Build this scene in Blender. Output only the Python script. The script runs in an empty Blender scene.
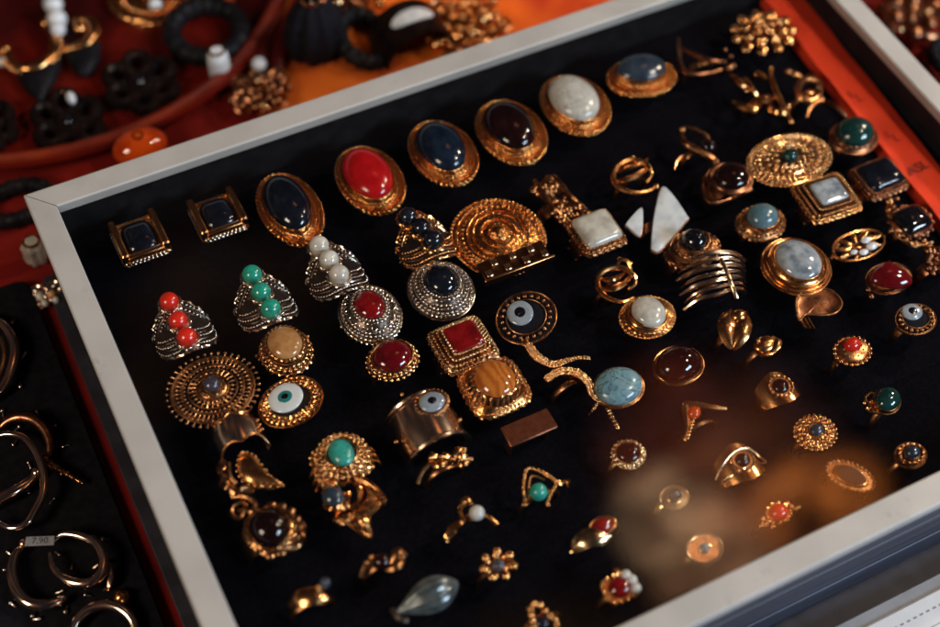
import bpy, bmesh, math, random
from math import sin, cos, pi, radians as RAD
from mathutils import Vector, Matrix, Euler

scene = bpy.context.scene
COL = scene.collection
random.seed(7)
U = 0.00075                      # one modelling unit in metres

# ------------------------------------------------------------------ camera
CAM = Vector((-281.784, -345.732, 624.0))
RIGHT = Vector((0.89179907, -0.45068034, 0.03976997))
DOWN = Vector((-0.35171696, -0.74588642, -0.56564002))
FWD = Vector((0.28458672, 0.49044947, -0.82369273))
FPX = 1366.078


def W(px, py, z=0.0):
    """measured place on the tray: spot of the photo at height z -> point (units)"""
    d = RIGHT * (px - 470) + DOWN * (py - 313.5) + FWD * FPX
    return CAM + d * ((z - CAM.z) / d.z)


def PR(p):
    v = Vector(p) - CAM
    k = v.dot(FWD)
    return Vector((v.dot(RIGHT) / k * FPX + 470, v.dot(DOWN) / k * FPX + 313.5)), k


cd = bpy.data.cameras.new("camera")
cam = bpy.data.objects.new("camera", cd)
COL.objects.link(cam)
mw = Matrix((RIGHT, -DOWN, -FWD)).transposed().to_4x4()
mw.translation = CAM * U
cam.matrix_world = mw
cd.sensor_width = 36.0
cd.lens = FPX / 940 * 36
cd.clip_start = 0.01
cd.clip_end = 100
cd.dof.use_dof = True
cd.dof.focus_distance = 742 * U
cd.dof.aperture_fstop = 3.9
cd.dof.aperture_blades = 0
scene.camera = cam

# ------------------------------------------------------------------ world: dim stall interior plus warm patches added for the glass reflection
world = bpy.data.worlds.new("World")
scene.world = world
world.use_nodes = True
wn, wl = world.node_tree.nodes, world.node_tree.links
wn.clear()
w_out = wn.new("ShaderNodeOutputWorld")
w_bg = wn.new("ShaderNodeBackground")
w_tc = wn.new("ShaderNodeTexCoord")
w_no = wn.new("ShaderNodeTexNoise")
w_no.inputs["Scale"].default_value = 3.2
w_no.inputs["Detail"].default_value = 3.0
w_ra = wn.new("ShaderNodeValToRGB")
w_ra.color_ramp.elements[0].position = 0.54
w_ra.color_ramp.elements[0].color = (0.012, 0.011, 0.016, 1)
w_ra.color_ramp.elements[1].position = 0.80
w_ra.color_ramp.elements[1].color = (0.34, 0.17, 0.085, 1)
wl.new(w_tc.outputs["Generated"], w_no.inputs["Vector"])
wl.new(w_no.outputs["Fac"], w_ra.inputs["Fac"])


def wmath(op, a, b=None, clamp=False):
    n = wn.new("ShaderNodeMath")
    n.operation = op
    n.use_clamp = clamp
    for i, v in enumerate((a, b)):
        if v is None:
            continue
        if isinstance(v, (int, float)):
            n.inputs[i].default_value = v
        else:
            wl.new(v, n.inputs[i])
    return n.outputs[0]


def wadd(a, b):
    n = wn.new("ShaderNodeMix")
    n.data_type = 'RGBA'
    n.blend_type = 'ADD'
    n.inputs["Factor"].default_value = 1
    wl.new(a, n.inputs["A"])
    wl.new(b, n.inputs["B"])
    return n.outputs["Result"]


def glow(direction, inner, outer, col, strength, ns):
    """a soft, uneven bright patch added to the world for the glass to reflect"""
    v = wn.new("ShaderNodeVectorMath")
    v.operation = 'DOT_PRODUCT'
    wl.new(w_tc.outputs["Generated"], v.inputs[0])
    v.inputs[1].default_value = Vector(direction).normalized()
    m = wn.new("ShaderNodeMapRange")
    m.interpolation_type = 'SMOOTHSTEP'
    m.inputs["From Min"].default_value = cos(RAD(outer))
    m.inputs["From Max"].default_value = cos(RAD(inner))
    wl.new(v.outputs["Value"], m.inputs["Value"])
    n = wn.new("ShaderNodeTexNoise")
    n.inputs["Scale"].default_value = ns
    n.inputs["Detail"].default_value = 5
    n.inputs["Distortion"].default_value = 0.7
    wl.new(w_tc.outputs["Generated"], n.inputs["Vector"])
    r = wn.new("ShaderNodeMapRange")
    r.inputs["From Min"].default_value = 0.36
    r.inputs["From Max"].default_value = 0.66
    wl.new(n.outputs["Fac"], r.inputs["Value"])
    f = wmath('MULTIPLY', m.outputs[0], r.outputs[0])
    f = wmath('MULTIPLY', f, strength)
    k = wn.new("ShaderNodeMix")
    k.data_type = 'RGBA'
    k.blend_type = 'MULTIPLY'
    k.inputs["Factor"].default_value = 1
    k.inputs["A"].default_value = (*col, 1)
    wl.new(f, k.inputs["B"])
    return k.outputs["Result"]


def mirror(px, py):
    """direction seen in the glass at a spot of the photo"""
    d = (RIGHT * (px - 470) + DOWN * (py - 313.5) + FWD * FPX).normalized()
    return Vector((d.x, d.y, -d.z))


acc = w_ra.outputs["Color"]
for px_, py_, in_, out_, col_, st_, ns_ in ((720, 480, 0.5, 6.0, (1.0, 0.26, 0.10), 0.7, 14),
                                            (668, 518, 0.1, 2.6, (1.0, 0.58, 0.30), 9.0, 30),
                                            (712, 565, 0.2, 3.2, (1.0, 0.48, 0.24), 4.4, 34),
                                            (735, 490, 0.3, 3.6, (1.0, 0.34, 0.14), 1.8, 34),
                                            (795, 508, 0.4, 2.4, (1.0, 0.27, 0.05), 6.5, 30),
                                            (840, 492, 0.3, 2.2, (1.0, 0.27, 0.05), 5.0, 30),
                                            (660, 425, 0.4, 3.4, (1.0, 0.16, 0.06), 0.9, 22)):
    acc = wadd(acc, glow(mirror(px_, py_), in_, out_, col_, st_, ns_))
wl.new(acc, w_bg.inputs["Color"])
w_bg.inputs["Strength"].default_value = 0.6
wl.new(w_bg.outputs["Background"], w_out.inputs["Surface"])


# ------------------------------------------------------------------ lamps of the stall, plus added fill and cloth spots
def lamp(name, kind, loc, target, energy, col, size, size_y=None):
    d = bpy.data.lights.new(name, kind)
    d.energy = energy
    d.color = col
    if kind == 'AREA':
        d.shape = 'RECTANGLE'
        d.size = size
        d.size_y = size_y or size
    else:
        d.shadow_soft_size = size
    o = bpy.data.objects.new(name, d)
    COL.objects.link(o)
    o.location = loc
    o.rotation_euler = (Vector(target) - Vector(loc)).to_track_quat('-Z', 'Y').to_euler()
    return o


lamp("bulb_lamp", 'POINT', (0.47, -0.15, 0.66), (0, 0, 0), 6.6, (1.0, 0.82, 0.64), 0.024)
lamp("bulb_lamp", 'POINT', (0.66, 0.11, 0.47), (0, 0, 0), 6.6, (1.0, 0.82, 0.64), 0.024)
lamp("sky_opening", 'AREA', (0.80, -1.20, 0.85), (0.05, 0.0, 0), 17.0, (0.60, 0.79, 1.0), 0.7, 0.35)
lamp("left_fill", 'AREA', (-0.85, -0.15, 0.62), (-0.10, 0.05, 0), 3.2, (1.0, 0.82, 0.64), 0.28, 0.28)  # unseen soft fill added from the left
o_ = lamp("cloth_spot", 'SPOT', (0.13, 0.315, 0.38), (0.13, 0.32, -0.04), 8.0, (1.0, 0.60, 0.26), 0.03)  # added warm spots, cones kept to the cloth around the case
o_.data.spot_size = RAD(45)
o_.data.spot_blend = 0.8
o_ = lamp("cloth_spot", 'SPOT', (0.40, 0.13, 0.34), (0.40, 0.14, -0.04), 4.0, (1.0, 0.60, 0.26), 0.03)
o_.data.spot_size = RAD(40)
o_.data.spot_blend = 0.8

vs = scene.view_settings
vs.view_transform = 'Standard'
vs.look = 'None'
vs.exposure = 0.4
vs.gamma = 1.0
scene.render.engine = 'CYCLES'

# ------------------------------------------------------------------ materials
MATS = {}


def nodes_of(m):
    m.use_nodes = True
    return m.node_tree.nodes, m.node_tree.links, m.node_tree.nodes["Principled BSDF"]


def mat(name, col, rough=0.5, metal=0.0, var=None, vscale=300, bump=0.0, bscale=900, coat=0.0,
        spec=0.5, vpos=(0.4, 0.65), trans=0.0, ior=1.5, sub=0.0, rvar=0.0, detail=4, bdist=0.00012):
    m = bpy.data.materials.new(name)
    n, l, p = nodes_of(m)
    p.inputs["Base Color"].default_value = (*col, 1)
    p.inputs["Roughness"].default_value = rough
    p.inputs["Metallic"].default_value = metal
    p.inputs["Coat Weight"].default_value = coat
    p.inputs["Coat Roughness"].default_value = 0.03
    p.inputs["Specular IOR Level"].default_value = spec
    p.inputs["Transmission Weight"].default_value = trans
    p.inputs["IOR"].default_value = ior
    if sub:
        p.inputs["Subsurface Weight"].default_value = sub
        p.inputs["Subsurface Radius"].default_value = (0.004, 0.003, 0.003)
        p.inputs["Subsurface Scale"].default_value = 1.0
    tc = n.new("ShaderNodeTexCoord")
    if var is not None:
        t = n.new("ShaderNodeTexNoise")
        t.inputs["Scale"].default_value = vscale
        t.inputs["Detail"].default_value = detail
        l.new(tc.outputs["Object"], t.inputs["Vector"])
        r = n.new("ShaderNodeValToRGB")
        r.color_ramp.elements[0].position = vpos[0]
        r.color_ramp.elements[1].position = vpos[1]
        r.color_ramp.elements[0].color = (*col, 1)
        r.color_ramp.elements[1].color = (*var, 1)
        l.new(t.outputs["Fac"], r.inputs["Fac"])
        l.new(r.outputs["Color"], p.inputs["Base Color"])
        if rvar:
            mr = n.new("ShaderNodeMapRange")
            mr.inputs["To Min"].default_value = max(0.02, rough - rvar)
            mr.inputs["To Max"].default_value = rough + rvar
            l.new(t.outputs["Fac"], mr.inputs["Value"])
            l.new(mr.outputs[0], p.inputs["Roughness"])
    if bump:
        t2 = n.new("ShaderNodeTexNoise")
        t2.inputs["Scale"].default_value = bscale
        t2.inputs["Detail"].default_value = 3
        l.new(tc.outputs["Object"], t2.inputs["Vector"])
        b = n.new("ShaderNodeBump")
        b.inputs["Strength"].default_value = bump
        b.inputs["Distance"].default_value = bdist
        l.new(t2.outputs["Fac"], b.inputs["Height"])
        l.new(b.outputs["Normal"], p.inputs["Normal"])
    MATS[name] = m
    return m


# metals
mat("gold", (0.86, 0.42, 0.16), 0.23, 1.0, (0.46, 0.19, 0.06), 320, 0.35, 1300, rvar=0.12)
mat("hammered", (0.84, 0.39, 0.13), 0.22, 1.0, (0.50, 0.19, 0.05), 420, 1.0, 760, rvar=0.10, bdist=0.0005)
mat("old_gold", (0.60, 0.28, 0.11), 0.30, 1.0, (0.16, 0.07, 0.035), 380, 0.4, 1100, rvar=0.12)
mat("bronze", (0.40, 0.17, 0.08), 0.30, 1.0, (0.13, 0.05, 0.03), 300, 0.35, 900, rvar=0.1)
mat("silver", (0.74, 0.62, 0.53), 0.26, 1.0, (0.22, 0.16, 0.13), 420, 0.35, 1200, rvar=0.1)
mat("pale_gold", (0.90, 0.62, 0.36), 0.22, 1.0, (0.58, 0.34, 0.15), 350, 0.25, 1200, rvar=0.08)
mat("polished", (0.84, 0.62, 0.47), 0.20, 1.0, (0.66, 0.44, 0.30), 150, 0.12, 300, rvar=0.06)
mat("copper", (0.30, 0.11, 0.06), 0.42, 1.0, (0.20, 0.07, 0.04), 500, 0.15, 1500, rvar=0.08)
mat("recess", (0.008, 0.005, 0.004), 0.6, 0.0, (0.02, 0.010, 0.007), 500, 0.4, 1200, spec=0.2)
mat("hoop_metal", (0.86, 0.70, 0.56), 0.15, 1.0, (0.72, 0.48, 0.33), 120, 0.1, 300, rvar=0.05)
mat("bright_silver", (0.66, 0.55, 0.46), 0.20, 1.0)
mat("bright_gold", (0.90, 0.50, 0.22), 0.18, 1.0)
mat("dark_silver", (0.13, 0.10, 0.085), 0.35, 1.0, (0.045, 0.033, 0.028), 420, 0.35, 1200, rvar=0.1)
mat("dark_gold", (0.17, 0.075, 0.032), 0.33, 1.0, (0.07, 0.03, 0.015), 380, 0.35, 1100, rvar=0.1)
mat("shade_dark", (0.020, 0.019, 0.026), 0.5, 0, (0.032, 0.031, 0.042), 90, 0.1, 500, spec=0.3)  # dark slab colour standing in for shade beside the case
# stones
mat("onyx", (0.004, 0.005, 0.009), 0.10, 0, (0.009, 0.012, 0.020), 120, coat=0.3)
mat("ink_blue", (0.004, 0.008, 0.018), 0.12, 0, (0.010, 0.020, 0.038), 150, coat=0.2)
mat("slate_blue", (0.022, 0.034, 0.052), 0.16, 0, (0.040, 0.058, 0.082), 150, coat=0.6)
mat("coral", (0.50, 0.007, 0.009), 0.16, 0, (0.38, 0.005, 0.006), 160, coat=0.3)
mat("coral_bead", (0.62, 0.022, 0.010), 0.20, 0, (0.52, 0.02, 0.008), 160, coat=0.5)
mat("garnet", (0.014, 0.002, 0.002), 0.08, 0, (0.022, 0.003, 0.003), 120, coat=0.15)
mat("ruby", (0.15, 0.003, 0.006), 0.10, 0, (0.07, 0.002, 0.003), 160, coat=1.0)
mat("carnelian", (0.24, 0.005, 0.006), 0.10, 0, (0.11, 0.003, 0.003), 200, coat=1.0)
mat("brown_stone", (0.008, 0.002, 0.002), 0.10, 0, (0.018, 0.004, 0.003), 120, coat=0.15)
mat("ivory", (0.46, 0.43, 0.37), 0.25, 0, (0.30, 0.26, 0.21), 220, coat=0.5)
mat("opal", (0.60, 0.57, 0.50), 0.18, 0, (0.42, 0.38, 0.32), 240, coat=0.6)
mat("moonstone", (0.42, 0.46, 0.49), 0.12, 0, (0.14, 0.17, 0.21), 170, coat=1.0, vpos=(0.42, 0.66))
mat("pearl", (0.66, 0.64, 0.60), 0.22, 0, (0.50, 0.48, 0.46), 160, coat=0.7)
mat("shell", (0.72, 0.74, 0.76), 0.25, 0, (0.52, 0.56, 0.60), 160, coat=0.6)
mat("turquoise", (0.035, 0.42, 0.33), 0.22, 0, (0.02, 0.27, 0.22), 260, coat=0.5)
mat("jade", (0.02, 0.33, 0.22), 0.18, 0, (0.012, 0.20, 0.14), 220, coat=0.6)
mat("teal", (0.004, 0.026, 0.024), 0.14, 0, (0.008, 0.052, 0.044), 180, coat=0.8)
mat("blue_grey", (0.075, 0.15, 0.19), 0.2, 0, (0.13, 0.22, 0.25), 200, coat=0.6)
mat("honey", (0.52, 0.27, 0.10), 0.14, 0, (0.40, 0.16, 0.05), 220, coat=0.8)
mat("lilac", (0.06, 0.05, 0.07), 0.2, 0, (0.03, 0.027, 0.04), 220, coat=0.6)
mat("eye_white", (0.74, 0.76, 0.76), 0.15, 0, (0.66, 0.70, 0.72), 200, coat=0.8)
mat("eye_teal", (0.02, 0.20, 0.20), 0.12, coat=0.9)
mat("eye_grey", (0.25, 0.29, 0.34), 0.15, 0, (0.34, 0.38, 0.42), 220, coat=0.8)
mat("eye_black", (0.004, 0.004, 0.006), 0.1, coat=1.0)
mat("amber", (0.62, 0.075, 0.006), 0.10, 0, (0.40, 0.03, 0.003), 90, coat=1.0, sub=0.25)
mat("horn", (0.006, 0.006, 0.008), 0.45, 0, (0.012, 0.011, 0.013), 120, spec=0.10)
mat("dark_wood", (0.005, 0.003, 0.003), 0.4, 0, (0.012, 0.006, 0.005), 160, 0.3, 400, spec=0.12)
mat("grey_shell", (0.16, 0.18, 0.185), 0.22, 0.35, (0.07, 0.09, 0.09), 200, coat=0.6)
# place
mat("velvet", (0.0022, 0.0019, 0.0032), 0.95, 0, (0.0042, 0.0036, 0.0055), 700, 0.5, 2500, spec=0.03)
mat("case_black", (0.008, 0.007, 0.008), 0.6, 0, (0.014, 0.012, 0.013), 120, spec=0.2)
mat("tray_black", (0.006, 0.006, 0.009), 0.75, 0, (0.011, 0.010, 0.013), 300, 0.4, 1500, spec=0.08)
mat("cloth", (0.19, 0.008, 0.005), 0.8, 0, (0.11, 0.005, 0.004), 22, 0.35, 260, spec=0.15)
mat("copper_rim", (0.26, 0.030, 0.008), 0.4, 0.0, (0.10, 0.008, 0.004), 22)
mat("orange_cloth", (0.66, 0.15, 0.012), 0.7, 0, (0.26, 0.012, 0.006), 12, 0.35, 200, spec=0.2)
mat("lacquer", (0.13, 0.007, 0.003), 0.42, 0, (0.040, 0.003, 0.003), 13, 0.2, 90, spec=0.2, vpos=(0.44, 0.58))
mat("red_paper", (0.90, 0.062, 0.016), 0.7, 0, (0.84, 0.052, 0.014), 60, 0.1, 300, spec=0.2)
mat("tag_ink", (0.05, 0.05, 0.055), 0.7)
mat("ink", (0.14, 0.010, 0.008), 0.7)
mat("print_ink", (0.24, 0.25, 0.28), 0.7)
mat("white_board", (0.62, 0.64, 0.66), 0.45, 0, (0.56, 0.58, 0.61), 60, 0.1, 500)
mat("grey_edge", (0.20, 0.22, 0.25), 0.4, 0, (0.16, 0.17, 0.20), 80)
mat("tag_paper", (0.34, 0.34, 0.35), 0.6, 0, (0.26, 0.26, 0.27), 500)


def rail_material():
    m = mat("rail_grey", (0.465, 0.445, 0.415), 0.42, 0, (0.40, 0.385, 0.36), 35, 0.0)
    n, l, p = nodes_of(m)
    tc = n.new("ShaderNodeTexCoord")
    t = n.new("ShaderNodeTexNoise")
    t.inputs["Scale"].default_value = 1400
    t.inputs["Detail"].default_value = 3
    l.new(tc.outputs["Object"], t.inputs["Vector"])
    b = n.new("ShaderNodeBump")
    b.inputs["Strength"].default_value = 0.12
    b.inputs["Distance"].default_value = 0.0004
    l.new(t.outputs["Fac"], b.inputs["Height"])
    l.new(b.outputs["Normal"], p.inputs["Normal"])


rail_material()
_m = MATS["rail_grey"]
_n, _l, _p = nodes_of(_m)
_tc = _n.new("ShaderNodeTexCoord")
_mp = _n.new("ShaderNodeMapping"); _mp.inputs["Scale"].default_value = (90, 60, 200)
_l.new(_tc.outputs["Object"], _mp.inputs["Vector"])
_t = _n.new("ShaderNodeTexNoise"); _t.inputs["Scale"].default_value = 1.0; _t.inputs["Detail"].default_value = 7; _t.inputs["Roughness"].default_value = 0.7
_l.new(_mp.outputs["Vector"], _t.inputs["Vector"])
_r = _n.new("ShaderNodeValToRGB")                # small scuffs
_r.color_ramp.elements[0].position = 0.62; _r.color_ramp.elements[0].color = (1, 1, 1, 1)
_r.color_ramp.elements[1].position = 0.74; _r.color_ramp.elements[1].color = (0.72, 0.70, 0.67, 1)
_l.new(_t.outputs["Fac"], _r.inputs["Fac"])
_x = _n.new("ShaderNodeMix"); _x.data_type = 'RGBA'; _x.blend_type = 'MULTIPLY'; _x.inputs["Factor"].default_value = 1
_l.new(_p.inputs["Base Color"].links[0].from_socket, _x.inputs["A"])
_l.new(_r.outputs["Color"], _x.inputs["B"])
_l.new(_x.outputs["Result"], _p.inputs["Base Color"])
_q = _n.new("ShaderNodeMapRange"); _q.inputs["To Min"].default_value = 0.32; _q.inputs["To Max"].default_value = 0.55
_l.new(_t.outputs["Fac"], _q.inputs["Value"]); _l.new(_q.outputs[0], _p.inputs["Roughness"])


def wall_material():
    """dark blue-grey stained board with long grain lines"""
    m = mat("front_board", (0.050, 0.050, 0.075), 0.45)
    n, l, p = nodes_of(m)
    tc = n.new("ShaderNodeTexCoord")
    mp = n.new("ShaderNodeMapping")
    mp.inputs["Scale"].default_value = (12, 60, 420)
    l.new(tc.outputs["Object"], mp.inputs["Vector"])
    t = n.new("ShaderNodeTexNoise")
    t.inputs["Scale"].default_value = 1.0
    t.inputs["Detail"].default_value = 5
    l.new(mp.outputs["Vector"], t.inputs["Vector"])
    r = n.new("ShaderNodeValToRGB")
    r.color_ramp.elements[0].position = 0.35
    r.color_ramp.elements[1].position = 0.7
    r.color_ramp.elements[0].color = (0.030, 0.030, 0.046, 1)
    r.color_ramp.elements[1].color = (0.085, 0.085, 0.115, 1)
    l.new(t.outputs["Fac"], r.inputs["Fac"])
    l.new(r.outputs["Color"], p.inputs["Base Color"])


wall_material()


def veined(name, base, vein, scale, width=0.06, base2=None):
    m = mat(name, base, 0.25, 0, base2 or base, 160, coat=0.4)
    n, l, p = nodes_of(m)
    src = p.inputs["Base Color"].links[0].from_socket
    tc = n.new("ShaderNodeTexCoord")
    t = n.new("ShaderNodeTexNoise")
    t.inputs["Scale"].default_value = scale
    t.inputs["Detail"].default_value = 5
    t.inputs["Distortion"].default_value = 1.2
    l.new(tc.outputs["Object"], t.inputs["Vector"])
    a = n.new("ShaderNodeMath"); a.operation = 'SUBTRACT'; a.inputs[1].default_value = 0.5
    l.new(t.outputs["Fac"], a.inputs[0])
    b = n.new("ShaderNodeMath"); b.operation = 'ABSOLUTE'
    l.new(a.outputs[0], b.inputs[0])
    c = n.new("ShaderNodeMapRange")
    c.inputs["From Min"].default_value = 0.0
    c.inputs["From Max"].default_value = width
    c.inputs["To Min"].default_value = 1.0
    c.inputs["To Max"].default_value = 0.0
    l.new(b.outputs[0], c.inputs["Value"])
    mx = n.new("ShaderNodeMix"); mx.data_type = 'RGBA'
    l.new(c.outputs[0], mx.inputs["Factor"])
    l.new(src, mx.inputs["A"])
    mx.inputs["B"].default_value = (*vein, 1)
    l.new(mx.outputs["Result"], p.inputs["Base Color"])


veined("larimar", (0.20, 0.36, 0.40), (0.045, 0.09, 0.12), 120, 0.025, (0.10, 0.20, 0.27))
veined("veined_turq", (0.05, 0.42, 0.34), (0.03, 0.10, 0.08), 180, 0.02, (0.03, 0.30, 0.25))
veined("howlite", (0.62, 0.60, 0.55), (0.34, 0.31, 0.27), 170, 0.03, (0.50, 0.48, 0.43))


def tiger_eye():
    m = mat("tiger_eye", (0.5, 0.18, 0.03), 0.1, coat=1.0)
    n, l, p = nodes_of(m)
    tc = n.new("ShaderNodeTexCoord")
    w = n.new("ShaderNodeTexWave")
    w.inputs["Scale"].default_value = 90
    w.inputs["Distortion"].default_value = 9
    w.inputs["Detail"].default_value = 3
    l.new(tc.outputs["Object"], w.inputs["Vector"])
    r = n.new("ShaderNodeValToRGB")
    r.color_ramp.elements[0].color = (0.40, 0.10, 0.014, 1)
    r.color_ramp.elements[1].color = (0.60, 0.19, 0.03, 1)
    l.new(w.outputs["Fac"], r.inputs["Fac"])
    l.new(r.outputs["Color"], p.inputs["Base Color"])


tiger_eye()


def glass_material():
    """thin pane: clear transmission plus Schlick mirror reflection of whatever hangs above"""
    m = bpy.data.materials.new("case_glass")
    m.use_nodes = True
    n, l = m.node_tree.nodes, m.node_tree.links
    n.clear()
    out = n.new("ShaderNodeOutputMaterial")
    tr = n.new("ShaderNodeBsdfTransparent")
    tr.inputs["Color"].default_value = (0.985, 0.99, 0.985, 1)
    gl = n.new("ShaderNodeBsdfGlossy")
    gl.inputs["Roughness"].default_value = 0.03
    lw = n.new("ShaderNodeLayerWeight")
    lw.inputs["Blend"].default_value = 0.5
    pw = n.new("ShaderNodeMath"); pw.operation = 'POWER'; pw.inputs[1].default_value = 5
    l.new(lw.outputs["Facing"], pw.inputs[0])
    ma = n.new("ShaderNodeMath"); ma.operation = 'MULTIPLY_ADD'
    ma.inputs[1].default_value = 0.96; ma.inputs[2].default_value = 0.04
    l.new(pw.outputs[0], ma.inputs[0])
    mx = n.new("ShaderNodeMixShader")
    l.new(ma.outputs[0], mx.inputs["Fac"])
    l.new(tr.outputs[0], mx.inputs[1])
    l.new(gl.outputs[0], mx.inputs[2])
    l.new(mx.outputs[0], out.inputs["Surface"])
    MATS["case_glass"] = m


glass_material()


# ------------------------------------------------------------------ mesh helpers (all in units)
def unit_shape(kind):
    def ell(t): return cos(t), sin(t)

    def sup(p):
        def f(t):
            c, s = cos(t), sin(t)
            k = (abs(c) ** p + abs(s) ** p) ** (-1.0 / p)
            return c * k, s * k
        return f

    def tear(t):
        s = sin(t)
        return cos(t) * ((1 - s) / 2) ** 0.55 * 1.25, s

    def marq(t):
        c = cos(t)
        return math.copysign(abs(c) ** 1.5, c), sin(t)

    def lobes(n, a):
        def f(t):
            k = 1 + a * cos(n * t)
            return cos(t) * k, sin(t) * k
        return f
    if kind == 'ell': return ell
    if kind == 'sq': return sup(9)
    if kind == 'rsq': return sup(4)
    if kind == 'tear': return tear
    if kind == 'marq': return marq
    if kind[0] == 'f': return lobes(int(kind[1:]), 0.10)
    return ell


def smooth_path(pts, closed=False, sub=6):
    P = [Vector(p) for p in pts]
    n = len(P)
    out = []
    rng = n if closed else n - 1
    for i in range(rng):
        p0 = P[(i - 1) % n] if closed or i > 0 else P[0]
        p1, p2 = P[i], P[(i + 1) % n]
        p3 = P[(i + 2) % n] if closed or i + 2 < n else P[-1]
        for k in range(sub):
            t = k / sub
            out.append(0.5 * ((2 * p1) + (p2 - p0) * t + (2 * p0 - 5 * p1 + 4 * p2 - p3) * t * t
                              + (3 * p1 - p0 - 3 * p2 + p3) * t ** 3))
    if not closed:
        out.append(P[-1])
    return out


LIFTS = {}


class MB:
    def __init__(s):
        s.v, s.f = [], []

    def grid(s, rows, closed_u=True, closed_v=False, cap=(False, False)):
        b = len(s.v)
        nu = len(rows[0])
        for r in rows:
            s.v.extend([tuple(p) for p in r])
        nr = len(rows)
        for j in range(nr if closed_v else nr - 1):
            j2 = (j + 1) % nr
            for i in range(nu if closed_u else nu - 1):
                i2 = (i + 1) % nu
                s.f.append((b + j * nu + i, b + j * nu + i2, b + j2 * nu + i2, b + j2 * nu + i))
        if cap[0]:
            s.f.append(tuple(b + i for i in range(nu))[::-1])
        if cap[1]:
            s.f.append(tuple(b + (nr - 1) * nu + i for i in range(nu)))
        return s

    def lathe(s, prof, sx, sy, shape='ell', n=48, c=(0, 0, 0), rot=0.0, capped=True):
        f = unit_shape(shape)
        rows = []
        cr, sr = cos(rot), sin(rot)
        for k, z in prof:
            row = []
            for i in range(n):
                x, y = f(2 * pi * i / n)
                x *= sx * k
                y *= sy * k
                row.append((c[0] + x * cr - y * sr, c[1] + x * sr + y * cr, c[2] + z))
            rows.append(row)
        return s.grid(rows, cap=(capped, capped))

    def dome(s, sx, sy, h, z=0, shape='ell', c=(0, 0, 0), rot=0.0, flat=1.0, n=40, pw=0.5):
        prof = [(0.97, z - 0.8), (1.0, z)]
        m = 9
        for i in range(1, m):
            a = i / m * pi / 2
            prof.append((cos(a) ** flat, z + h * sin(a)))
        prof.append((0.02, z + h))
        return s.lathe(prof, sx, sy, shape, n, c, rot)

    def sphere(s, c, r, sc=(1, 1, 1), nu=10, nv=7, R=None):
        rows = []
        for j in range(nv + 1):
            a = pi * j / nv
            rr = max(sin(a), 0.02)
            row = []
            for i in range(nu):
                t = 2 * pi * i / nu
                p = Vector((rr * cos(t) * r * sc[0], rr * sin(t) * r * sc[1], -cos(a) * r * sc[2]))
                if R is not None:
                    p = R @ p
                row.append((c[0] + p.x, c[1] + p.y, c[2] + p.z))
            rows.append(row)
        return s.grid(rows, cap=(True, True))

    def ringpts(s, sx, sy, shape, n, rot=0.0, c=(0, 0, 0), phase=0.0):
        f = unit_shape(shape)
        N = 480
        P = []
        for i in range(N + 1):
            x, y = f(2 * pi * i / N)
            P.append((x * sx, y * sy))
        L = [0]
        for a, b in zip(P, P[1:]):
            L.append(L[-1] + math.hypot(b[0] - a[0], b[1] - a[1]))
        out = []
        j = 0
        cr, sr = cos(rot), sin(rot)
        for i in range(n):
            d = ((i + phase) / n % 1.0) * L[-1]
            j = 0 if j and L[j] > d else j
            while L[j + 1] < d:
                j += 1
            t = (d - L[j]) / max(1e-9, L[j + 1] - L[j])
            x = P[j][0] + (P[j + 1][0] - P[j][0]) * t
            y = P[j][1] + (P[j + 1][1] - P[j][1]) * t
            out.append((c[0] + x * cr - y * sr, c[1] + x * sr + y * cr))
        return out

    def beads(s, sx, sy, z, r, n=None, shape='ell', c=(0, 0, 0), phase=0.0, rot=0.0, fill=1.0):
        if n is None:
            per = pi * (3 * (sx + sy) - math.sqrt((3 * sx + sy) * (sx + 3 * sy)))
            if shape in ('sq', 'rsq'):
                per = 4 * (sx + sy) * 0.97
            n = max(5, int(per / (2.05 * r) * fill))
        for (x, y) in s.ringpts(sx, sy, shape, n, rot, c, phase):
            s.sphere((x, y, c[2] + z), r, nu=8, nv=6)
        return s

    def tube(s, pts, rad, n=8, closed=False, flat=1.0, twist=0, cap=True, up=None):
        P = [Vector(p) for p in pts]
        m = len(P)
        rows = []
        T = []
        for i in range(m):
            a = P[(i - 1) % m] if closed or i > 0 else P[i]
            b = P[(i + 1) % m] if closed or i < m - 1 else P[i]
            t = b - a
            T.append(t.normalized() if t.length > 1e-9 else Vector((1, 0, 0)))
        nrm = up or Vector((0, 0, 1))
        if abs(nrm.dot(T[0])) > 0.95:
            nrm = Vector((0, 1, 0))
        for i in range(m):
            nrm = (nrm - T[i] * nrm.dot(T[i]))
            nrm = nrm.normalized() if nrm.length > 1e-6 else Vector((0, 0, 1))
            bi = T[i].cross(nrm)
            r = rad[i] if isinstance(rad, (list, tuple)) else rad
            row = []
            for k in range(n):
                a = 2 * pi * k / n
                rr = r
                if twist:
                    rr = r * (1 + 0.34 * cos(2 * a + i * twist))
                row.append(P[i] + nrm * (cos(a) * rr * flat) + bi * (sin(a) * rr))
            rows.append(row)
        return s.grid(rows, closed_v=closed, cap=(cap and not closed, cap and not closed))

    def rope(s, sx, sy, z, r, shape='ell', c=(0, 0, 0), rot=0.0, tw=0.9):
        n = max(30, int(2 * pi * max(sx, sy) / (r * 0.55)))
        pts = [(x, y, c[2] + z) for x, y in s.ringpts(sx, sy, shape, n, rot, c)]
        return s.tube(pts, r, 8, closed=True, twist=tw)

    def wire(s, sx, sy, z, r, shape='ell', c=(0, 0, 0), rot=0.0):
        pts = [(x, y, c[2] + z) for x, y in s.ringpts(sx, sy, shape, 56, rot, c)]
        return s.tube(pts, r, 8, closed=True)

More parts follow.
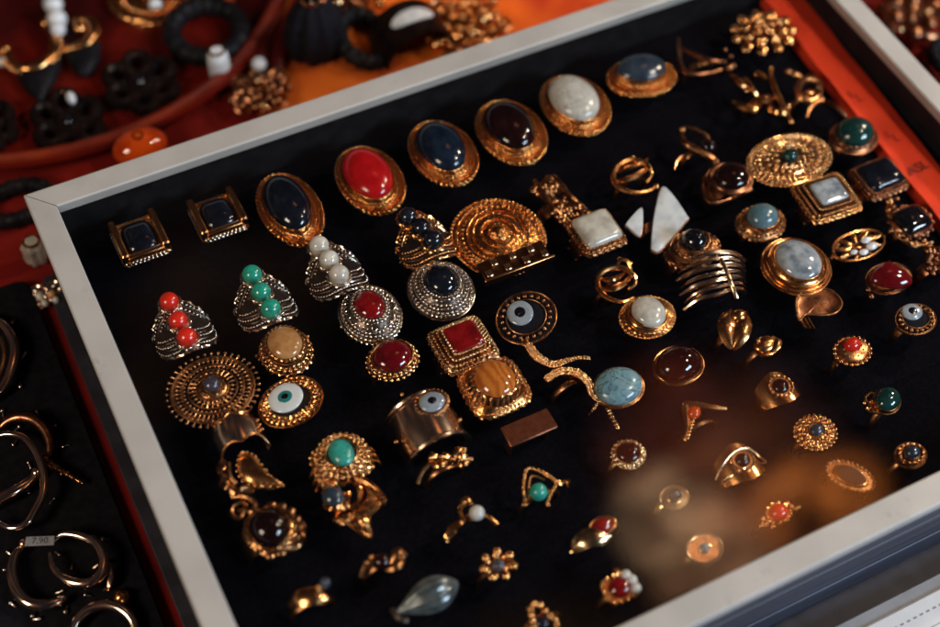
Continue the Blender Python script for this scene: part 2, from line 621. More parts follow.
    def band(s, R=12.0, top=7.0, w=lambda a: 2.2, t=1.5, amax=80, n=36, dome=0.5, a0=None):
        """ring shank: arch in the XZ plane, finger axis along Y"""
        rows = []
        lo = -amax if a0 is None else a0
        for i in range(n + 1):
            deg = lo + (amax - lo) * i / n
            a = RAD(deg)
            h = w(abs(deg) / amax)
            row = []
            for (yy, rr) in ((-1, -t), (-1, -0.15), (-0.8, 0), (0, dome), (0.8, 0), (1, -0.15), (1, -t)):
                q = R + rr
                row.append((q * sin(a), yy * h, top - R + q * cos(a)))
            rows.append(row)
        return s.grid(rows, cap=(True, True))

    def box(s, c, size, bev=0.3, R=None):
        x, y, z = [k / 2 for k in size]
        b = min(bev, x * .9, y * .9, z * .9)
        rows = []
        for (zz, k) in ((-z, b), (-z + b, 0), (z - b, 0), (z, b)):
            row = []
            for sx, sy in ((1, 1), (-1, 1), (-1, -1), (1, -1)):
                X, Y = x - k, y - k
                q = ((X, Y - b + k * .5), (X - b + k * .5, Y)) if sx * sy > 0 else ((X - b + k * .5, Y), (X, Y - b + k * .5))
                for (px, py) in q:
                    p = Vector((sx * px, sy * py, zz))
                    if R is not None:
                        p = R @ p
                    row.append((c[0] + p.x, c[1] + p.y, c[2] + p.z))
            rows.append(row)
        return s.grid(rows, cap=(True, True))

    def leaf(s, pts, wid, h=0.8, dz=0.0, n=10):
        """a leaf blade along a path: pointed both ends, raised midrib"""
        P = smooth_path(pts, sub=5)
        rows = []
        m = len(P) - 1
        for i, p in enumerate(P):
            t = (P[min(i + 1, m)] - P[max(i - 1, 0)]).normalized()
            sd = t.cross(Vector((0, 0, 1))).normalized()
            k = (sin(pi * (0.03 + 0.94 * i / m)) ** 0.75) * wid
            up = Vector((0, 0, 1))
            rows.append([p + sd * k, p + sd * (k * .5) + up * h * .75, p + up * (h * 1.1), p - sd * (k * .5) + up * h * .75,
                         p - sd * k, p - sd * (k * .5) - up * h * .4, p + sd * (k * .5) - up * h * .4])
        return s.grid(rows, cap=(True, True))

    def build(s, name, material, parent=None, sharp=42, loc=None):
        me = bpy.data.meshes.new(name)
        me.from_pydata([(a * U, b * U, c * U) for a, b, c in s.v], [], s.f)
        bm = bmesh.new()
        bm.from_mesh(me)
        bmesh.ops.recalc_face_normals(bm, faces=bm.faces[:])
        bm.to_mesh(me)
        bm.free()
        me.polygons.foreach_set('use_smooth', [True] * len(me.polygons))
        me.set_sharp_from_angle(angle=RAD(sharp))
        me.materials.append(MATS[material])
        me.update()
        o = bpy.data.objects.new(name, me)
        COL.objects.link(o)
        if parent is not None:
            o.parent = parent
            if parent.name in LIFTS:              # ring parts are modelled from the pad's rim level
                o.location.z = LIFTS[parent.name] * U
        if loc is not None:
            o.location = Vector(loc) * U
        return o


def tag(o, label=None, cat=None, group=None, kind=None):
    if label: o["label"] = label
    if cat: o["category"] = cat
    if group: o["group"] = group
    if kind: o["kind"] = kind
    return o


def thing(name, label, cat, loc=(0, 0, 0), rz=0.0, tilt=(0, 0), group=None):
    o = bpy.data.objects.new(name, None)
    o.empty_display_size = 0.01
    COL.objects.link(o)
    o.location = Vector(loc) * U
    o.rotation_euler = (RAD(tilt[0]), RAD(tilt[1]), RAD(rz))
    return tag(o, label, cat, group)

# ================================================================== THE SETTING
TZ = -58.0                                       # table top
m_ = MB()
N_ = 60
rows = []
for j in range(N_ + 1):
    row = []
    for i in range(N_ + 1):
        x = -1100 + 2200 * i / N_
        y = -900 + 2300 * j / N_
        row.append((x, y, TZ + 1.2 * sin(x * .021 + 1.3 * sin(y * .013)) * sin(y * .017) - 1.2))
    rows.append(row)
m_.grid(rows, closed_u=False)
tag(m_.build("tablecloth", "cloth"), "red cloth covering the whole stall table under the case", "tablecloth", kind="structure")

# ------------------------------------------------------------------ display case
case = thing("display_case", "shallow glass topped display case with grey mitred rails and black velvet inside", "display case", (0, 0, TZ))
XI, YI, XO, YO = 249.5, 174.4, 264.0, 189.6
LIFT = -TZ


def rail(pts_in, pts_out):
    """a mitred rail: profile swept between the two corner cuts"""
    mb = MB()
    prof = [(0.0, 17.4), (0.0, 23.2), (0.05, 23.8), (0.93, 24.0), (0.985, 23.6), (1.0, 22.8), (1.0, 17.4)]
    rows = []
    for a, b in zip(pts_in, pts_out):
        a, b = Vector(a), Vector(b)
        rows.append([(*(a + (b - a) * k), z + LIFT) for k, z in prof])
    mb.grid(rows, cap=(True, True))
    return mb.build("rail", "rail_grey", case, sharp=25)


g_ = 0.42                                        # hairline gap at the mitres
rail([(-XI + g_, YI), (XI - g_, YI)], [(-XO + g_, YO), (XO - g_, YO)])
rail([(-XI + g_, -YI), (XI - g_, -YI)], [(-XO + g_, -YO), (XO - g_, -YO)])
rail([(-XI, -YI + g_), (-XI, YI - g_)], [(-XO, -YO + g_), (-XO, YO - g_)])
rail([(XI, -YI + g_), (XI, YI - g_)], [(XO, -YO + g_), (XO, YO - g_)])
mb = MB(); mb.box((0, 0, 22.2 + LIFT), (2 * XI - .6, 2 * YI - .6, 1.6), 0.1); mb.build("glass_pane", "case_glass", case)
mb = MB()
mb.box((0, YO - 7.2, LIFT / 2 + 11), (2 * XO - 6, 11, LIFT + 12), .4)
mb.box((-XO + 7.0, 0, LIFT / 2 + 11), (11, 2 * YO - 26, LIFT + 12), .4)
mb.box((XO - 7.0, 0, LIFT / 2 + 11), (11, 2 * YO - 26, LIFT + 12), .4)
mb.build("side_wall", "case_black", case)
mb = MB()                                        # front board with two milled grooves
for z0, z1 in ((5.2, 27.0), (28.2, 56.5), (57.7, 75.0)):
    mb.box((0, -YO + 7.0, (z0 + z1) / 2), (2 * XO - 6, 11, z1 - z0), .7)
mb.box((0, -YO + 7.6, 39.5), (2 * XO - 8, 9, 69), .2)
mb.build("front_board", "front_board", case)
mb = MB()                                        # velvet pad with soft slits
rows = []
NX, NY = 200, 140
for j in range(NY + 1):
    y = -YI + .5 + (2 * YI - 1) * j / NY
    row = []
    for i in range(NX + 1):
        x = -XI + .5 + (2 * XI - 1) * i / NX
        z = 0.25 * sin(x * .11 + sin(y * .07)) * sin(y * .09) - 1.1 * math.exp(-((y + 8) % 29.0 - 14.5) ** 2 / 1.6)
        row.append((x, y, z + LIFT - 9.3))
    rows.append(row)
mb.grid(rows, closed_u=False)
mb.build("velvet_pad", "velvet", case)

# dark board added under the case
mb = MB(); mb.box((-2.5, -6, 2.6), (534.5, 395, 4.8), .8)  # added slab stands in for the shadow strip beside the rail
pl_ = thing("shade_board", "dark flat board added under the display case for the shadow strip beside it", "board", (0, 0, TZ))
mb.build("board", "shade_dark", pl_)

# red paper strip along the right inside edge of the case
o = thing("red_strip", "bright red padded strip with small dark pen marks along right edge of the pad", "strip", (0, 0, 0))
A_, B_ = W(788, 3, -1.0), W(940, 193, -1.0)
mb = MB()
rows = []
dirv = Vector((B_.x - A_.x, B_.y - A_.y, 0)).normalized()
sdv = Vector((dirv.y, -dirv.x, 0))
p0_ = Vector((A_.x, A_.y, 0)) - dirv * 12
for i in range(41):
    c_ = p0_ + dirv * (300 * i / 40)
    zz = -0.9 + 0.3 * sin(i * .55) + .15 * sin(i * 1.3)
    e = 0.25 * sin(i * .9)
    rows.append([c_ + sdv * (-12.2 + e) + Vector((0, 0, zz)), c_ + Vector((0, 0, zz + .25)), c_ + sdv * (12.2 + e) + Vector((0, 0, zz)),
                 c_ + sdv * (12.2 + e) + Vector((0, 0, -9.4)), c_ + sdv * (-12.2 + e) + Vector((0, 0, -9.4))])
mb.grid(rows, cap=(True, True))
strip = mb.build("strip_cover", "red_paper", o)


def flat_text(body, name, px, py, z, size, ang, material, parent, right=None):
    """small lettering lying on a surface, turned into a real mesh"""
    c = bpy.data.curves.new(name, 'FONT')
    c.body = body
    c.size = size * U
    c.align_x = 'CENTER'
    c.align_y = 'CENTER'
    c.extrude = 0.02 * U
    t = bpy.data.objects.new(name, c)
    me = bpy.data.meshes.new_from_object(t)
    bpy.data.objects.remove(t)
    ob = bpy.data.objects.new(name, me)
    COL.objects.link(ob)
    me.materials.append(MATS[material])
    ob.parent = parent
    p = W(px, py, z)
    ob.location = p * U
    ob.rotation_euler = (0, 0, RAD(ang))
    return ob


ink_ang = math.degrees(math.atan2(RIGHT.y * .75 - DOWN.y * .4, RIGHT.x * .75 - DOWN.x * .4))
flat_text("ASL", "writing", 918, 168, .12, 9.5, 4, "ink", o)
for (x0, y0) in ((848, 92), (885, 132)):
    mb = MB()
    mb.tube(smooth_path([W(x0 + 4 * k, y0 + 2 * k - 1 + (k % 2) * 4, 0.0) for k in range(5)], sub=3), .25, 5)
    mb.build("pen_scribble", "ink", o)

# ================================================================== RING KIT
FZ = 9.0                                         # the velvet lies this far below the rings' heads
CASE_G = "rings set out under the glass of the display case"


class Ring:
    def __init__(s, label, px, py, h=6.0, rz=0.0, tilt=(0, 0), name="ring", group=CASE_G, cat="ring"):
        s.h = h
        s.p = W(px, py, h)
        s.px, s.py, s.rz = px, py, rz
        s.o = thing(name, label, cat, (s.p.x, s.p.y, -FZ), rz, tilt, group)
        LIFTS[s.o.name] = FZ
        q = PR(s.p)[0]
        s.jx = (PR(s.p + Vector((1, 0, 0)))[0] - q).length
        s.jy = (PR(s.p + Vector((0, 1, 0)))[0] - q).length
        s.inv = Matrix.Rotation(-RAD(rz), 3, 'Z')
        s.parts = {}

    def X(s, v): return v / s.jx
    def Y(s, v): return v / s.jy

    def q(s, px, py, z=None):
        z = s.h if z is None else z
        w = W(px, py, z) - Vector((s.p.x, s.p.y, 0))
        return s.inv @ w

    def path(s, pts, z0=None, zm=None, sub=6, closed=False):
        """points read off the photo -> smooth curve at height z0, rising to zm in the middle"""
        z0 = s.h if z0 is None else z0
        zm = z0 if zm is None else zm
        n = len(pts) - 1
        P = []
        for i, p in enumerate(pts):
            z = p[2] if len(p) > 2 else z0 + (zm - z0) * sin(pi * i / max(1, n))
            P.append(s.q(p[0], p[1], z))
        return smooth_path(P, closed, sub)

    def mb(s, part, material):
        return s.parts.setdefault((part, material), MB())

    def ops(s, a, b, ops, metal, part="setting", shape='ell', base=None):
        """a, b: half sizes in photo pixels along the case's two directions"""
        A, B = s.X(a), s.Y(b)
        for op in ops:
            k = op[0]
            m = s.mb(part, metal)
            if k == 'L':
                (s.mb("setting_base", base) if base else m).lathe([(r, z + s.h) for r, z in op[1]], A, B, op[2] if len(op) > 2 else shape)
            elif k == 'D':
                s.mb(part + "_recess" if part != "setting" else "recess", "recess").lathe([(r, z + s.h) for r, z in op[1]], A, B, op[2] if len(op) > 2 else shape)
            elif k == 'B':
                m.beads(A * op[1], B * op[1], s.h + op[2], op[3] * (1.32 if len(op) < 5 else 1.1), op[4] if len(op) > 4 else None, shape, fill=.84)
            elif k == 'R':
                m.rope(A * op[1], B * op[1], s.h + op[2], op[3] * 1.15, shape)
            elif k == 'W':
                m.wire(A * op[1], B * op[1], s.h + op[2], op[3], shape)
            elif k == 'S':            # radial spokes k0..k1 at z0..z1
                _, k0, k1, z0, z1, n, r = op
                P0 = m.ringpts(A * k0, B * k0, shape, n)
                P1 = m.ringpts(A * k1, B * k1, shape, n)
                for (x0, y0), (x1, y1) in zip(P0, P1):
                    m.tube([(x0, y0, s.h + z0), (x1, y1, s.h + z1)], r, 6)
            elif k == 'P':            # petals: short raised blades
                _, k0, k1, z0, z1, n, wd = op
                P0 = m.ringpts(A * k0, B * k0, shape, n)
                P1 = m.ringpts(A * k1, B * k1, shape, n)
                for (x0, y0), (x1, y1) in zip(P0, P1):
                    m.leaf([(x0, y0, s.h + z0), ((x0 + x1) / 2, (y0 + y1) / 2, s.h + (z0 + z1) / 2 + .3), (x1, y1, s.h + z1)], wd, .5)
            elif k == 'C':            # little scroll rings around
                _, kk, z, r, n, rw = op
                for (x, y) in m.ringpts(A * kk, B * kk, shape, n):
                    m.tube([(x + r * cos(t * pi / 5), y + r * sin(t * pi / 5), s.h + z) for t in range(10)], rw, 6, closed=True)
        return s

    def stone(s, a, b, hh, z, material, shape='ell', dx=0, dy=0, flat=1.0, rot=0.0, part="stone"):
        c = (0, 0, 0)
        if dx or dy:
            v = s.q(s.px + dx, s.py + dy) - Vector((0, 0, s.h))
            c = (v.x, v.y, 0)
        s.mb(part, material).dome(s.X(a), s.Y(b), hh, s.h + z, shape, c, rot, flat)
        return s

    def band(s, metal, w0=2.6, w1=1.6, R=12.0, top=None, t=1.4, amax=112, part="band", pw=1.0):
        s.mb(part, metal).band(R, s.h + 0.6 if top is None else top, lambda u: w0 + (w1 - w0) * u ** pw, t, amax)
        return s

    def done(s):
        if not any(k[0] == "band" for k in s.parts):
            s.mb("band", "old_gold").band(11.0, s.h - 1.0, lambda u: 1.9 - .4 * u, 1.3, 115)
        for (part, material), m in s.parts.items():
            m.build(part, material, s.o)
        return s.o


# -------- kinds that repeat
def oval_ring(label, px, py, a, b, stone, rz=0.0, tilt=(0, 0), sk=0.69, sh=8.6, metal="hammered", h=5.0, off=(-2.2, -0.5), kb=1.06):
    r = Ring(label, px, py, h, rz, tilt, "oval_ring", "large hammered gold rings with oval stones")
    r.ops(a, b, [('L', [(0.88, -2.6), (0.99, -1.8), (1.02, -0.4), (1.0, 0.9), (0.955, 1.5), (0.90, 1.3), (0.86, 0.5), (0.80, 0.7), (0.5, 1.0)]),
                 ('R', 0.985, 1.0, 0.8)], metal)
    c = r.q(px + off[0], py + off[1]) - Vector((0, 0, r.h))
    A, B = r.X(a) * sk, r.Y(b) * sk * kb
    m = r.mb("bezel", metal)
    m.lathe([(1.22, h + .4), (1.18, h + 2.4), (1.10, h + 3.4), (1.08, h + 5.4), (1.03, h + 6.4), (.9, h + 6.2)], A, B, c=(c.x, c.y, 0))
    m.rope(A * 1.17, B * 1.17, h + 2.6, .7, c=(c.x, c.y, 0))
    r.mb("stone", stone).dome(A * 1.03, B * 1.03, sh, h + 5.8, c=(c.x, c.y, 0), flat=1.0)
    r.band("bronze", 3.5, 2.0)
    return r.done()


def triple_ring(label, px, py, beads, bead_mat, metal, under):
    r = Ring(label, px, py, 6, 0, (0, 0), "three_stone_ring", "filigree saddle rings with three stones in a row")
    R_, top, amax = 16.0, 15.5, 82

    def wf(u, sg):                                # full towards the viewer, pointed at the back
        return 15.0 * (1 - u ** 3.2) + 4.5 if sg < 0 else 18.0 * (1 - min(1, u) ** 0.75) + 1.6
    rows = []
    for i in range(57):
        a = -amax + 2 * amax * i / 56
        u = abs(a) / amax
        row = []
        for yy, rr in ((wf(u, 1), -1.6), (wf(u, 1), 0), (wf(u, 1) * .5, .1), (0, .15), (-wf(u, -1) * .5, .1), (-wf(u, -1), 0), (-wf(u, -1), -1.6)):
            q = R_ + rr
            row.append((q * sin(RAD(a)), yy, top - R_ + q * cos(RAD(a))))
        rows.append(row)
    r.mb("saddle", under).grid(rows, cap=(True, True))
    m = r.mb("filigree", metal)

    def on(a, y, lift=0.5):
        q = R_ + lift
        return (q * sin(RAD(a)), y, top - R_ + q * cos(RAD(a)))
    for sg in (-1, 1):
        for k, inset in enumerate((0.0, 2.6, 5.0, 7.4, 9.6, 11.8)):      # nested outlines: wire, bead row, wire, bead row
            step = 3 if k % 2 == 0 else 6
            run = []
            for a in range(-78, 79, step):
                y = wf(abs(a) / amax, sg) - inset
                if y > (0.2 if k == 0 else 1.3):
                    run.append((a, y))
            runs = [[q for q in run if q[0] <= 0], [q for q in run if q[0] >= 0]]
            if k % 2 == 0:
                if len(run) > 4:
                    m.tube([on(a, sg * y) for a, y in run], .85 if k == 0 else .55, 6, twist=1.1 if k == 0 else 0)
            else:
                for a, y in run:
                    m.sphere(on(a, sg * y), .85, nu=8, nv=6)
    for (bx, by, br) in beads:
        c = r.q(bx, by, top + 4.0)
        R0 = r.X(br)
        m.lathe([(1.12, top - 2.5), (1.15, top + .8), (1.05, top + 2.0), (.9, top + 2.0)], R0, R0, c=(c.x, c.y, 0), n=24)
        m.rope(R0 * 1.14, R0 * 1.14, top + 1.0, .8, c=(c.x, c.y, 0))
        mm = MB()
        mm.sphere((c.x, c.y, top + 3.8), R0, (1, 1, .92), 24, 16)
        mm.build("stone", bead_mat, r.o)
    return r.done()


def eye_ring(label, px, py, a, b, edx, edy, er, metal, white, iris, rz=0, tilt=(0, 0), plate="tray_black", nb=26, beadr=1.15, erb=None, petals=0):
    r = Ring(label, px, py, 8, rz, tilt, "evil_eye_ring", "blue eye bead rings")
    r.ops(a, b, [('L', [(0.80, -3), (0.97, -1.8), (1.02, -.4), (1.0, .8), (.94, .9), (.91, .3)]), ('W', 1.0, .6, .6)], metal)
    r.mb("plate", plate).lathe([(0.93, r.h - .5), (.92, r.h + .5), (.5, r.h + 2.0), (.02, r.h + 2.2)], r.X(a), r.Y(b))
    r.ops(a, b, [('B', .80, 1.5, beadr, nb), ('W', .66, 1.9, .5)], metal)
    c = r.q(px + edx, py + edy, r.h + 2.5)
    e = MB()
    A, B = r.X(er), r.Y(erb or er * .98)
    if petals:
        r.ops(a, b, [('C', .80, 1.9, 1.9, petals, .55), ('S', .95, .62, .8, 2.2, petals, .55)], "gold")
    e.dome(A, B, 1.4, r.h + 2.6, c=(c.x, c.y, 0), flat=.8)
    eye = e.build("eye_disc", white, r.o)
    g = MB(); g.dome(A * .42, B * .42, .5, r.h + 3.85, c=(c.x, c.y, 0)); g.build("iris", iris, eye)
    g = MB(); g.dome(A * .20, B * .20, .3, r.h + 4.3, c=(c.x, c.y, 0)); g.build("pupil", "eye_black", eye)
    r.band(metal, 3, 2, t=1.2)
    return r.done()


def bezel_ring(label, px, py, a, b, stone, metal="gold", k=.82, hh=4.0, lift=2.0, rz=0, tilt=(0, 0), h=6, beads=0, rope=False, shape='ell', rim=.6, bw=(2.0, 1.5), R=12, name="bezel_ring", group="small gold rings in the lower rows"):
    r = Ring(label, px, py, h, rz, tilt, name, group)
    r.ops(a, b, [('L', [(.70, -1.6), (.95, -.9), (1.0, 0), (1.0, .6), (k + .06, lift * .6), (k + .03, lift + .5), (k - .02, lift + .8)]), ('W', 1.0, .4, rim)], metal, shape=shape)
    if beads:
        r.ops(a, b, [('B', 1.0, .7, .9, beads)], metal, shape=shape)
    if rope:
        r.ops(a, b, [('R', (1 + k) / 2, lift * .6 + .5, .7)], metal, shape=shape)
    if stone:
        r.stone(a * k, b * k, hh, lift + .3, stone, shape=shape)
    r.band(metal, bw[0], bw[1], R=R)
    return r

# ================================================================== THE RINGS
# ---- back row: two square onyx rings, then the big ovals
def square_onyx(label, px, py, a, b):
    r = Ring(label, px, py, 5, 0, (0, 0), "square_ring", "square gold rings with black stones")
    A, B = r.X(a), r.Y(b)
    m = r.mb("frame", "gold")
    m.lathe([(.93, 3.0), (1.0, 3.6), (1.0, 5.0), (.97, 5.6), (.86, 6.0)], A, B, 'sq')
    for sx in (-1, 1):                              # raised side bars with chamfered tops
        m.box((sx * A * .86, 0.4, 8.0), (A * .30, B * 1.95, 8.0), .8)
    m.box((0, -B * .86, 7.0), (A * 1.55, B * .22, 4.6), .5)
    m.box((0, B * .9, 6.0), (A * 1.55, B * .16, 2.0), .4)
    p = r.mb("edge", "hoop_metal")
    p.rope(A * 1.01, B * 1.01, 3.6, .55, 'sq')
    p.rope(A * 1.0, B * 1.0, 5.4, .5, 'sq')
    p.box((0, -B * .78, 9.5), (A * 1.35, .7, .7), .15)
    r.mb("stone", "onyx").dome(A * .68, B * .78, 6.0, 6.6, 'rsq', flat=.9)
    r.band("pale_gold", 2.2, 2.0, R=13.2, top=6.0, amax=112)
    return r.done()


square_onyx("square gold ring with black stone nearest the frame's mitred corner", 140, 240, 24.5, 20)
square_onyx("square gold ring with black stone between its twin and the big black oval", 218, 217, 24, 19)
oval_ring("large hammered gold ring with glossy black oval stone", 290, 210, 29.5, 39, "onyx")
oval_ring("large hammered gold ring with bright coral red oval stone", 370, 181, 31, 37, "coral")
oval_ring("large hammered gold ring with dark blue oval stone beside the coral red one", 443, 154, 30.5, 36, "ink_blue")
oval_ring("large hammered gold ring with dark garnet brown oval stone", 511, 133, 31, 36, "brown_stone")
oval_ring("large hammered gold ring with creamy white oval stone", 575, 106, 30.5, 34, "howlite")
oval_ring("gold ring with slate blue oval stone lying crosswise at the end of the oval row", 641, 79, 32, 21, "slate_blue", rz=-14, sk=.70, sh=6, off=(-1, -4), kb=1.0)

# ---- three-stone filigree saddles
triple_ring("filigree ring with three red coral beads in a row", 183, 332, ((169, 301, 9.8), (178, 320, 9.8), (187, 336.5, 10)), "coral_bead", "bright_silver", "recess")
triple_ring("filigree ring with three green beads in a row", 264, 305, ((252, 274, 10), (261, 291.5, 9.8), (270.5, 308, 10)), "jade", "bright_silver", "recess")
triple_ring("filigree ring with three milky white beads in a row", 335, 275, ((319, 245, 9.8), (329, 259, 9.6), (339, 274, 9.8)), "opal", "bright_silver", "recess")
triple_ring("filigree ring with three black beads in a row", 424, 244, ((408, 216, 9.2), (421, 227, 9.2), (433, 239.5, 9.4)), "onyx", "bright_gold", "recess")

# ---- round tiered rings
r = Ring("round silver filigree ring with glossy red stone, left of the black domed one", 370, 315, 6)
r.ops(29, 30, [('L', [(.85, -2.5), (1.0, -1.5), (1.03, 0), (1.0, 1.2), (.93, 2.2), (.86, 4.2), (.74, 6.4), (.60, 8.4), (.52, 9.4)]),
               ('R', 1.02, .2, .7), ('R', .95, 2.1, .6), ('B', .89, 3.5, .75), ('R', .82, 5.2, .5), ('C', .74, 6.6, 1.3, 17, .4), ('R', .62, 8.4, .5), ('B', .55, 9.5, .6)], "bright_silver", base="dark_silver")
r.stone(14.5, 14.5, 4.5, 9.4, "carnelian")
for sx in (-1, 1):
    g = MB(); g.sphere((sx * 16.8, 0, 5.0), 1.4); g.build("knob", "bright_silver", r.o)
r.band("silver", 5, 2, R=13); r.done()
r = Ring("large round silver filigree ring with black dome stone", 441, 291, 6)
r.ops(30.5, 30, [('L', [(.84, -2.5), (1.0, -1.5), (1.03, 0), (1.0, 1.4), (.95, 2.2), (.88, 4.4), (.76, 6.6), (.66, 8.4), (.56, 9.6)]),
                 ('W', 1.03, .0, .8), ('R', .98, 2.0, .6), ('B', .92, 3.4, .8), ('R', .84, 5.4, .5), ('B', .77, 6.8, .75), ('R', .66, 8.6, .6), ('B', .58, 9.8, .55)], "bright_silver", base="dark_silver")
r.stone(16, 16, 6.5, 9.4, "onyx")
for sx in (-1, 1):
    g = MB(); g.sphere((sx * 17.4, 0, 5.0), 1.4); g.build("knob", "bright_silver", r.o)
r.band("silver", 5, 2, R=13); r.done()
r = Ring("small two tier beaded gold ring with dark red oval stone", 392.5, 361, 6)
r.ops(25.5, 20, [('L', [(.85, -2.2), (1.0, -1.3), (1.03, 0), (1.0, 1.5), (.9, 2.4), (.84, 4.5), (.78, 5.2)]),
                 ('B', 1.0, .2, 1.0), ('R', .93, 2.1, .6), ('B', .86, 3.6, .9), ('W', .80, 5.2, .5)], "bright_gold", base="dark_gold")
r.stone(19, 15.5, 5.0, 5.0, "ruby")
r.band("old_gold", 4, 2, R=12); r.done()
r = Ring("ornate gold ring with honey coloured dome stone", 286, 352, 6)
r.ops(25, 24, [('L', [(.80, -2.5), (1.0, -1.2), (1.02, .5), (.94, 1.8), (.88, 4.0), (.80, 5.0), (.74, 8.0), (.70, 9.0)]),
               ('R', 1.0, .2, .9), ('B', .93, 2.6, .9), ('R', .87, 4.4, .6), ('W', .80, 6.2, .5), ('R', .74, 8.4, .6)], "bright_gold", base="dark_gold")
r.stone(17, 16.5, 4.6, 8.8, "honey")
m = r.mb("band", "old_gold")
m.band(15, 6.5, lambda u: 9.5 - 6 * u, 1.8, 108)
for sx in (-1, 1):
    for k in range(5):
        m.sphere((sx * (11.6 + k * .8), -6 + 3 * k, 4.5 - .35 * k), 1.1)
r.done()
r = Ring("ornate gold ring with green turquoise oval on a beaded stepped base", 342, 462, 5)
r.ops(28.5, 21, [('L', [(.8, -2.5), (1.0, -1.5), (1.04, 0), (1.0, 1.0), (.9, 1.6), (.86, 4.5)]), ('B', 1.0, .6, 1.15), ('R', .9, 2.6, .8), ('B', .86, 4.4, .9)], "bright_gold", "base", shape='rsq', base="dark_gold")
r.ops(25, 22, [('L', [(.9, 4.0), (1.0, 5.0), (1.02, 6.6), (.96, 7.6), (.82, 8.2), (.66, 9.0), (.62, 9.6)]),
               ('B', 1.0, 6.9, .95), ('R', .90, 8.0, .7), ('B', .80, 8.8, .75), ('R', .70, 9.2, .7), ('W', .63, 9.7, .6)], "bright_gold", base="dark_gold")
r.stone(12.6, 14.4, 4.4, 9.0, "veined_turq")
m = r.mb("shoulder", "gold")
for k in range(3):
    m.tube([(12.0, -7 + 4 * k, 8), (15.5, -7.5 + 4 * k, 6.5), (17.5, -8 + 4 * k, 2)], 1.3, 8)
    m.tube([(-12.0, -7 + 4 * k, 8), (-15.5, -7.5 + 4 * k, 6.5), (-17.5, -8 + 4 * k, 2)], 1.3, 8)
r.band("old_gold", 6, 3, R=13); r.done()
r = Ring("gold ring with orange tiger eye on a square petalled base", 494, 388, 5)
r.ops(30, 28, [('L', [(.8, -2.5), (1.0, -1.4), (1.03, 0), (.98, 1.0), (.92, 1.6), (.80, 4.2)], 'rsq')], "gold")
r.ops(30, 28, [('R', 1.0, .2, .8), ('B', .92, 1.6, .75)], "gold", shape='rsq')
r.ops(27, 25, [('L', [(.96, 1.2), (.98, 3.0), (.86, 6.0), (.70, 8.6), (.66, 9.4)]), ('P', .97, .72, 3.2, 8.4, 26, 1.0), ('B', .97, 3.0, .8), ('R', .78, 8.9, .8)], "bright_gold", base="dark_gold")
r.stone(19.5, 20, 5.5, 8.8, "tiger_eye")
r.band("old_gold", 8, 3, R=15, amax=112); r.done()
r = Ring("small gold ring with tall blue grey dome, in front of the square clear stone ring", 760, 224, 5, group="small domed rings at the right")
r.ops(22.5, 19, [('L', [(.8, -2), (1.0, -1), (1.03, .2), (.98, 1.2), (.84, 2.0), (.72, 4.0), (.66, 6.8)]), ('R', 1.0, .4, .8), ('B', .86, 2.2, .8), ('W', .69, 6.4, .5)], "old_gold")
r.stone(14.5, 13.5, 7, 6.4, "blue_grey")
r.band("bronze", 3, 2); r.done()
r = Ring("gold ring with small black bead on stacked bands, beside the white shell ring", 692, 250, 5, group="small domed rings at the right")
r.ops(27, 18, [('L', [(.85, -3), (1.0, -2), (1.02, -.5), (.95, .4), (.9, 1.0)]), ('R', 1.0, -.6, .9), ('W', .93, .9, .6)], "bronze", "base")
r.ops(22, 17, [('L', [(.9, .6), (1.0, 2), (1.02, 3.4), (.95, 4.2), (.80, 4.6), (.72, 6.2), (.62, 8.4)]), ('W', 1.0, 3.2, .7), ('R', .8, 5.0, .7), ('W', .66, 8.2, .6)], "old_gold")
r.stone(12, 12, 7.5, 8.0, "eye_black")
r.mb("setting", "gold").sphere((13.5, -3, 7), 2.0); r.mb("setting", "gold").sphere((12.5, 3, 7), 1.7)
r.band("bronze", 7, 3, R=15); r.done()
r = Ring("gold ring with shiny black cabochon and split band, left of the turquoise centred disc", 731, 180, 6, group="small domed rings at the right")
r.ops(19, 17, [('L', [(.8, -1.5), (1.0, -.5), (1.03, 1), (.97, 2.4), (.86, 3.0)]), ('W', 1.0, 1.4, .9)], "bronze")
r.stone(16, 15, 6, 2.8, "brown_stone")
m = r.mb("band", "bronze")
m.band(16, 5.6, lambda u: 8 - 4 * u, 1.4, 108)
m.tube(r.path([(704, 176), (703, 192), (712, 203), (730, 199), (751, 189)], 2.0, 6), 1.3, 8)
m.tube(r.path([(714, 164), (706, 176), (712, 188)], 2.0, 5), 1.2, 8)
for (x, y) in ((718, 188), (727, 193), (738, 190)):
    m.sphere(r.q(x, y, 5), 1.5)
r.done()
r = Ring("dark bronze ring with large green teal dome at the red strip", 853, 138, 6, group="small domed rings at the right")
r.ops(22, 19, [('L', [(.85, -3), (1.0, -2), (1.03, 0), (.97, 1.6), (.82, 2.6), (.76, 5.0)]), ('W', 1.0, 0, .9), ('R', .82, 3.2, .8)], "bronze")
r.stone(17, 16, 8.5, 4.6, "teal")
r.mb("setting", "pale_gold").sphere((5.5, -10.5, 5), 1.8, (1.5, 1, .8)); r.mb("setting", "pale_gold").sphere((1.0, -11, 4), 1.6, (1.3, 1, .8))
r.mb("band", "bronze").tube(r.path([(828, 102), (838, 108), (846, 117)], 5, 8), 1.4, 8)
r.band("bronze", 6, 3, R=14); r.done()

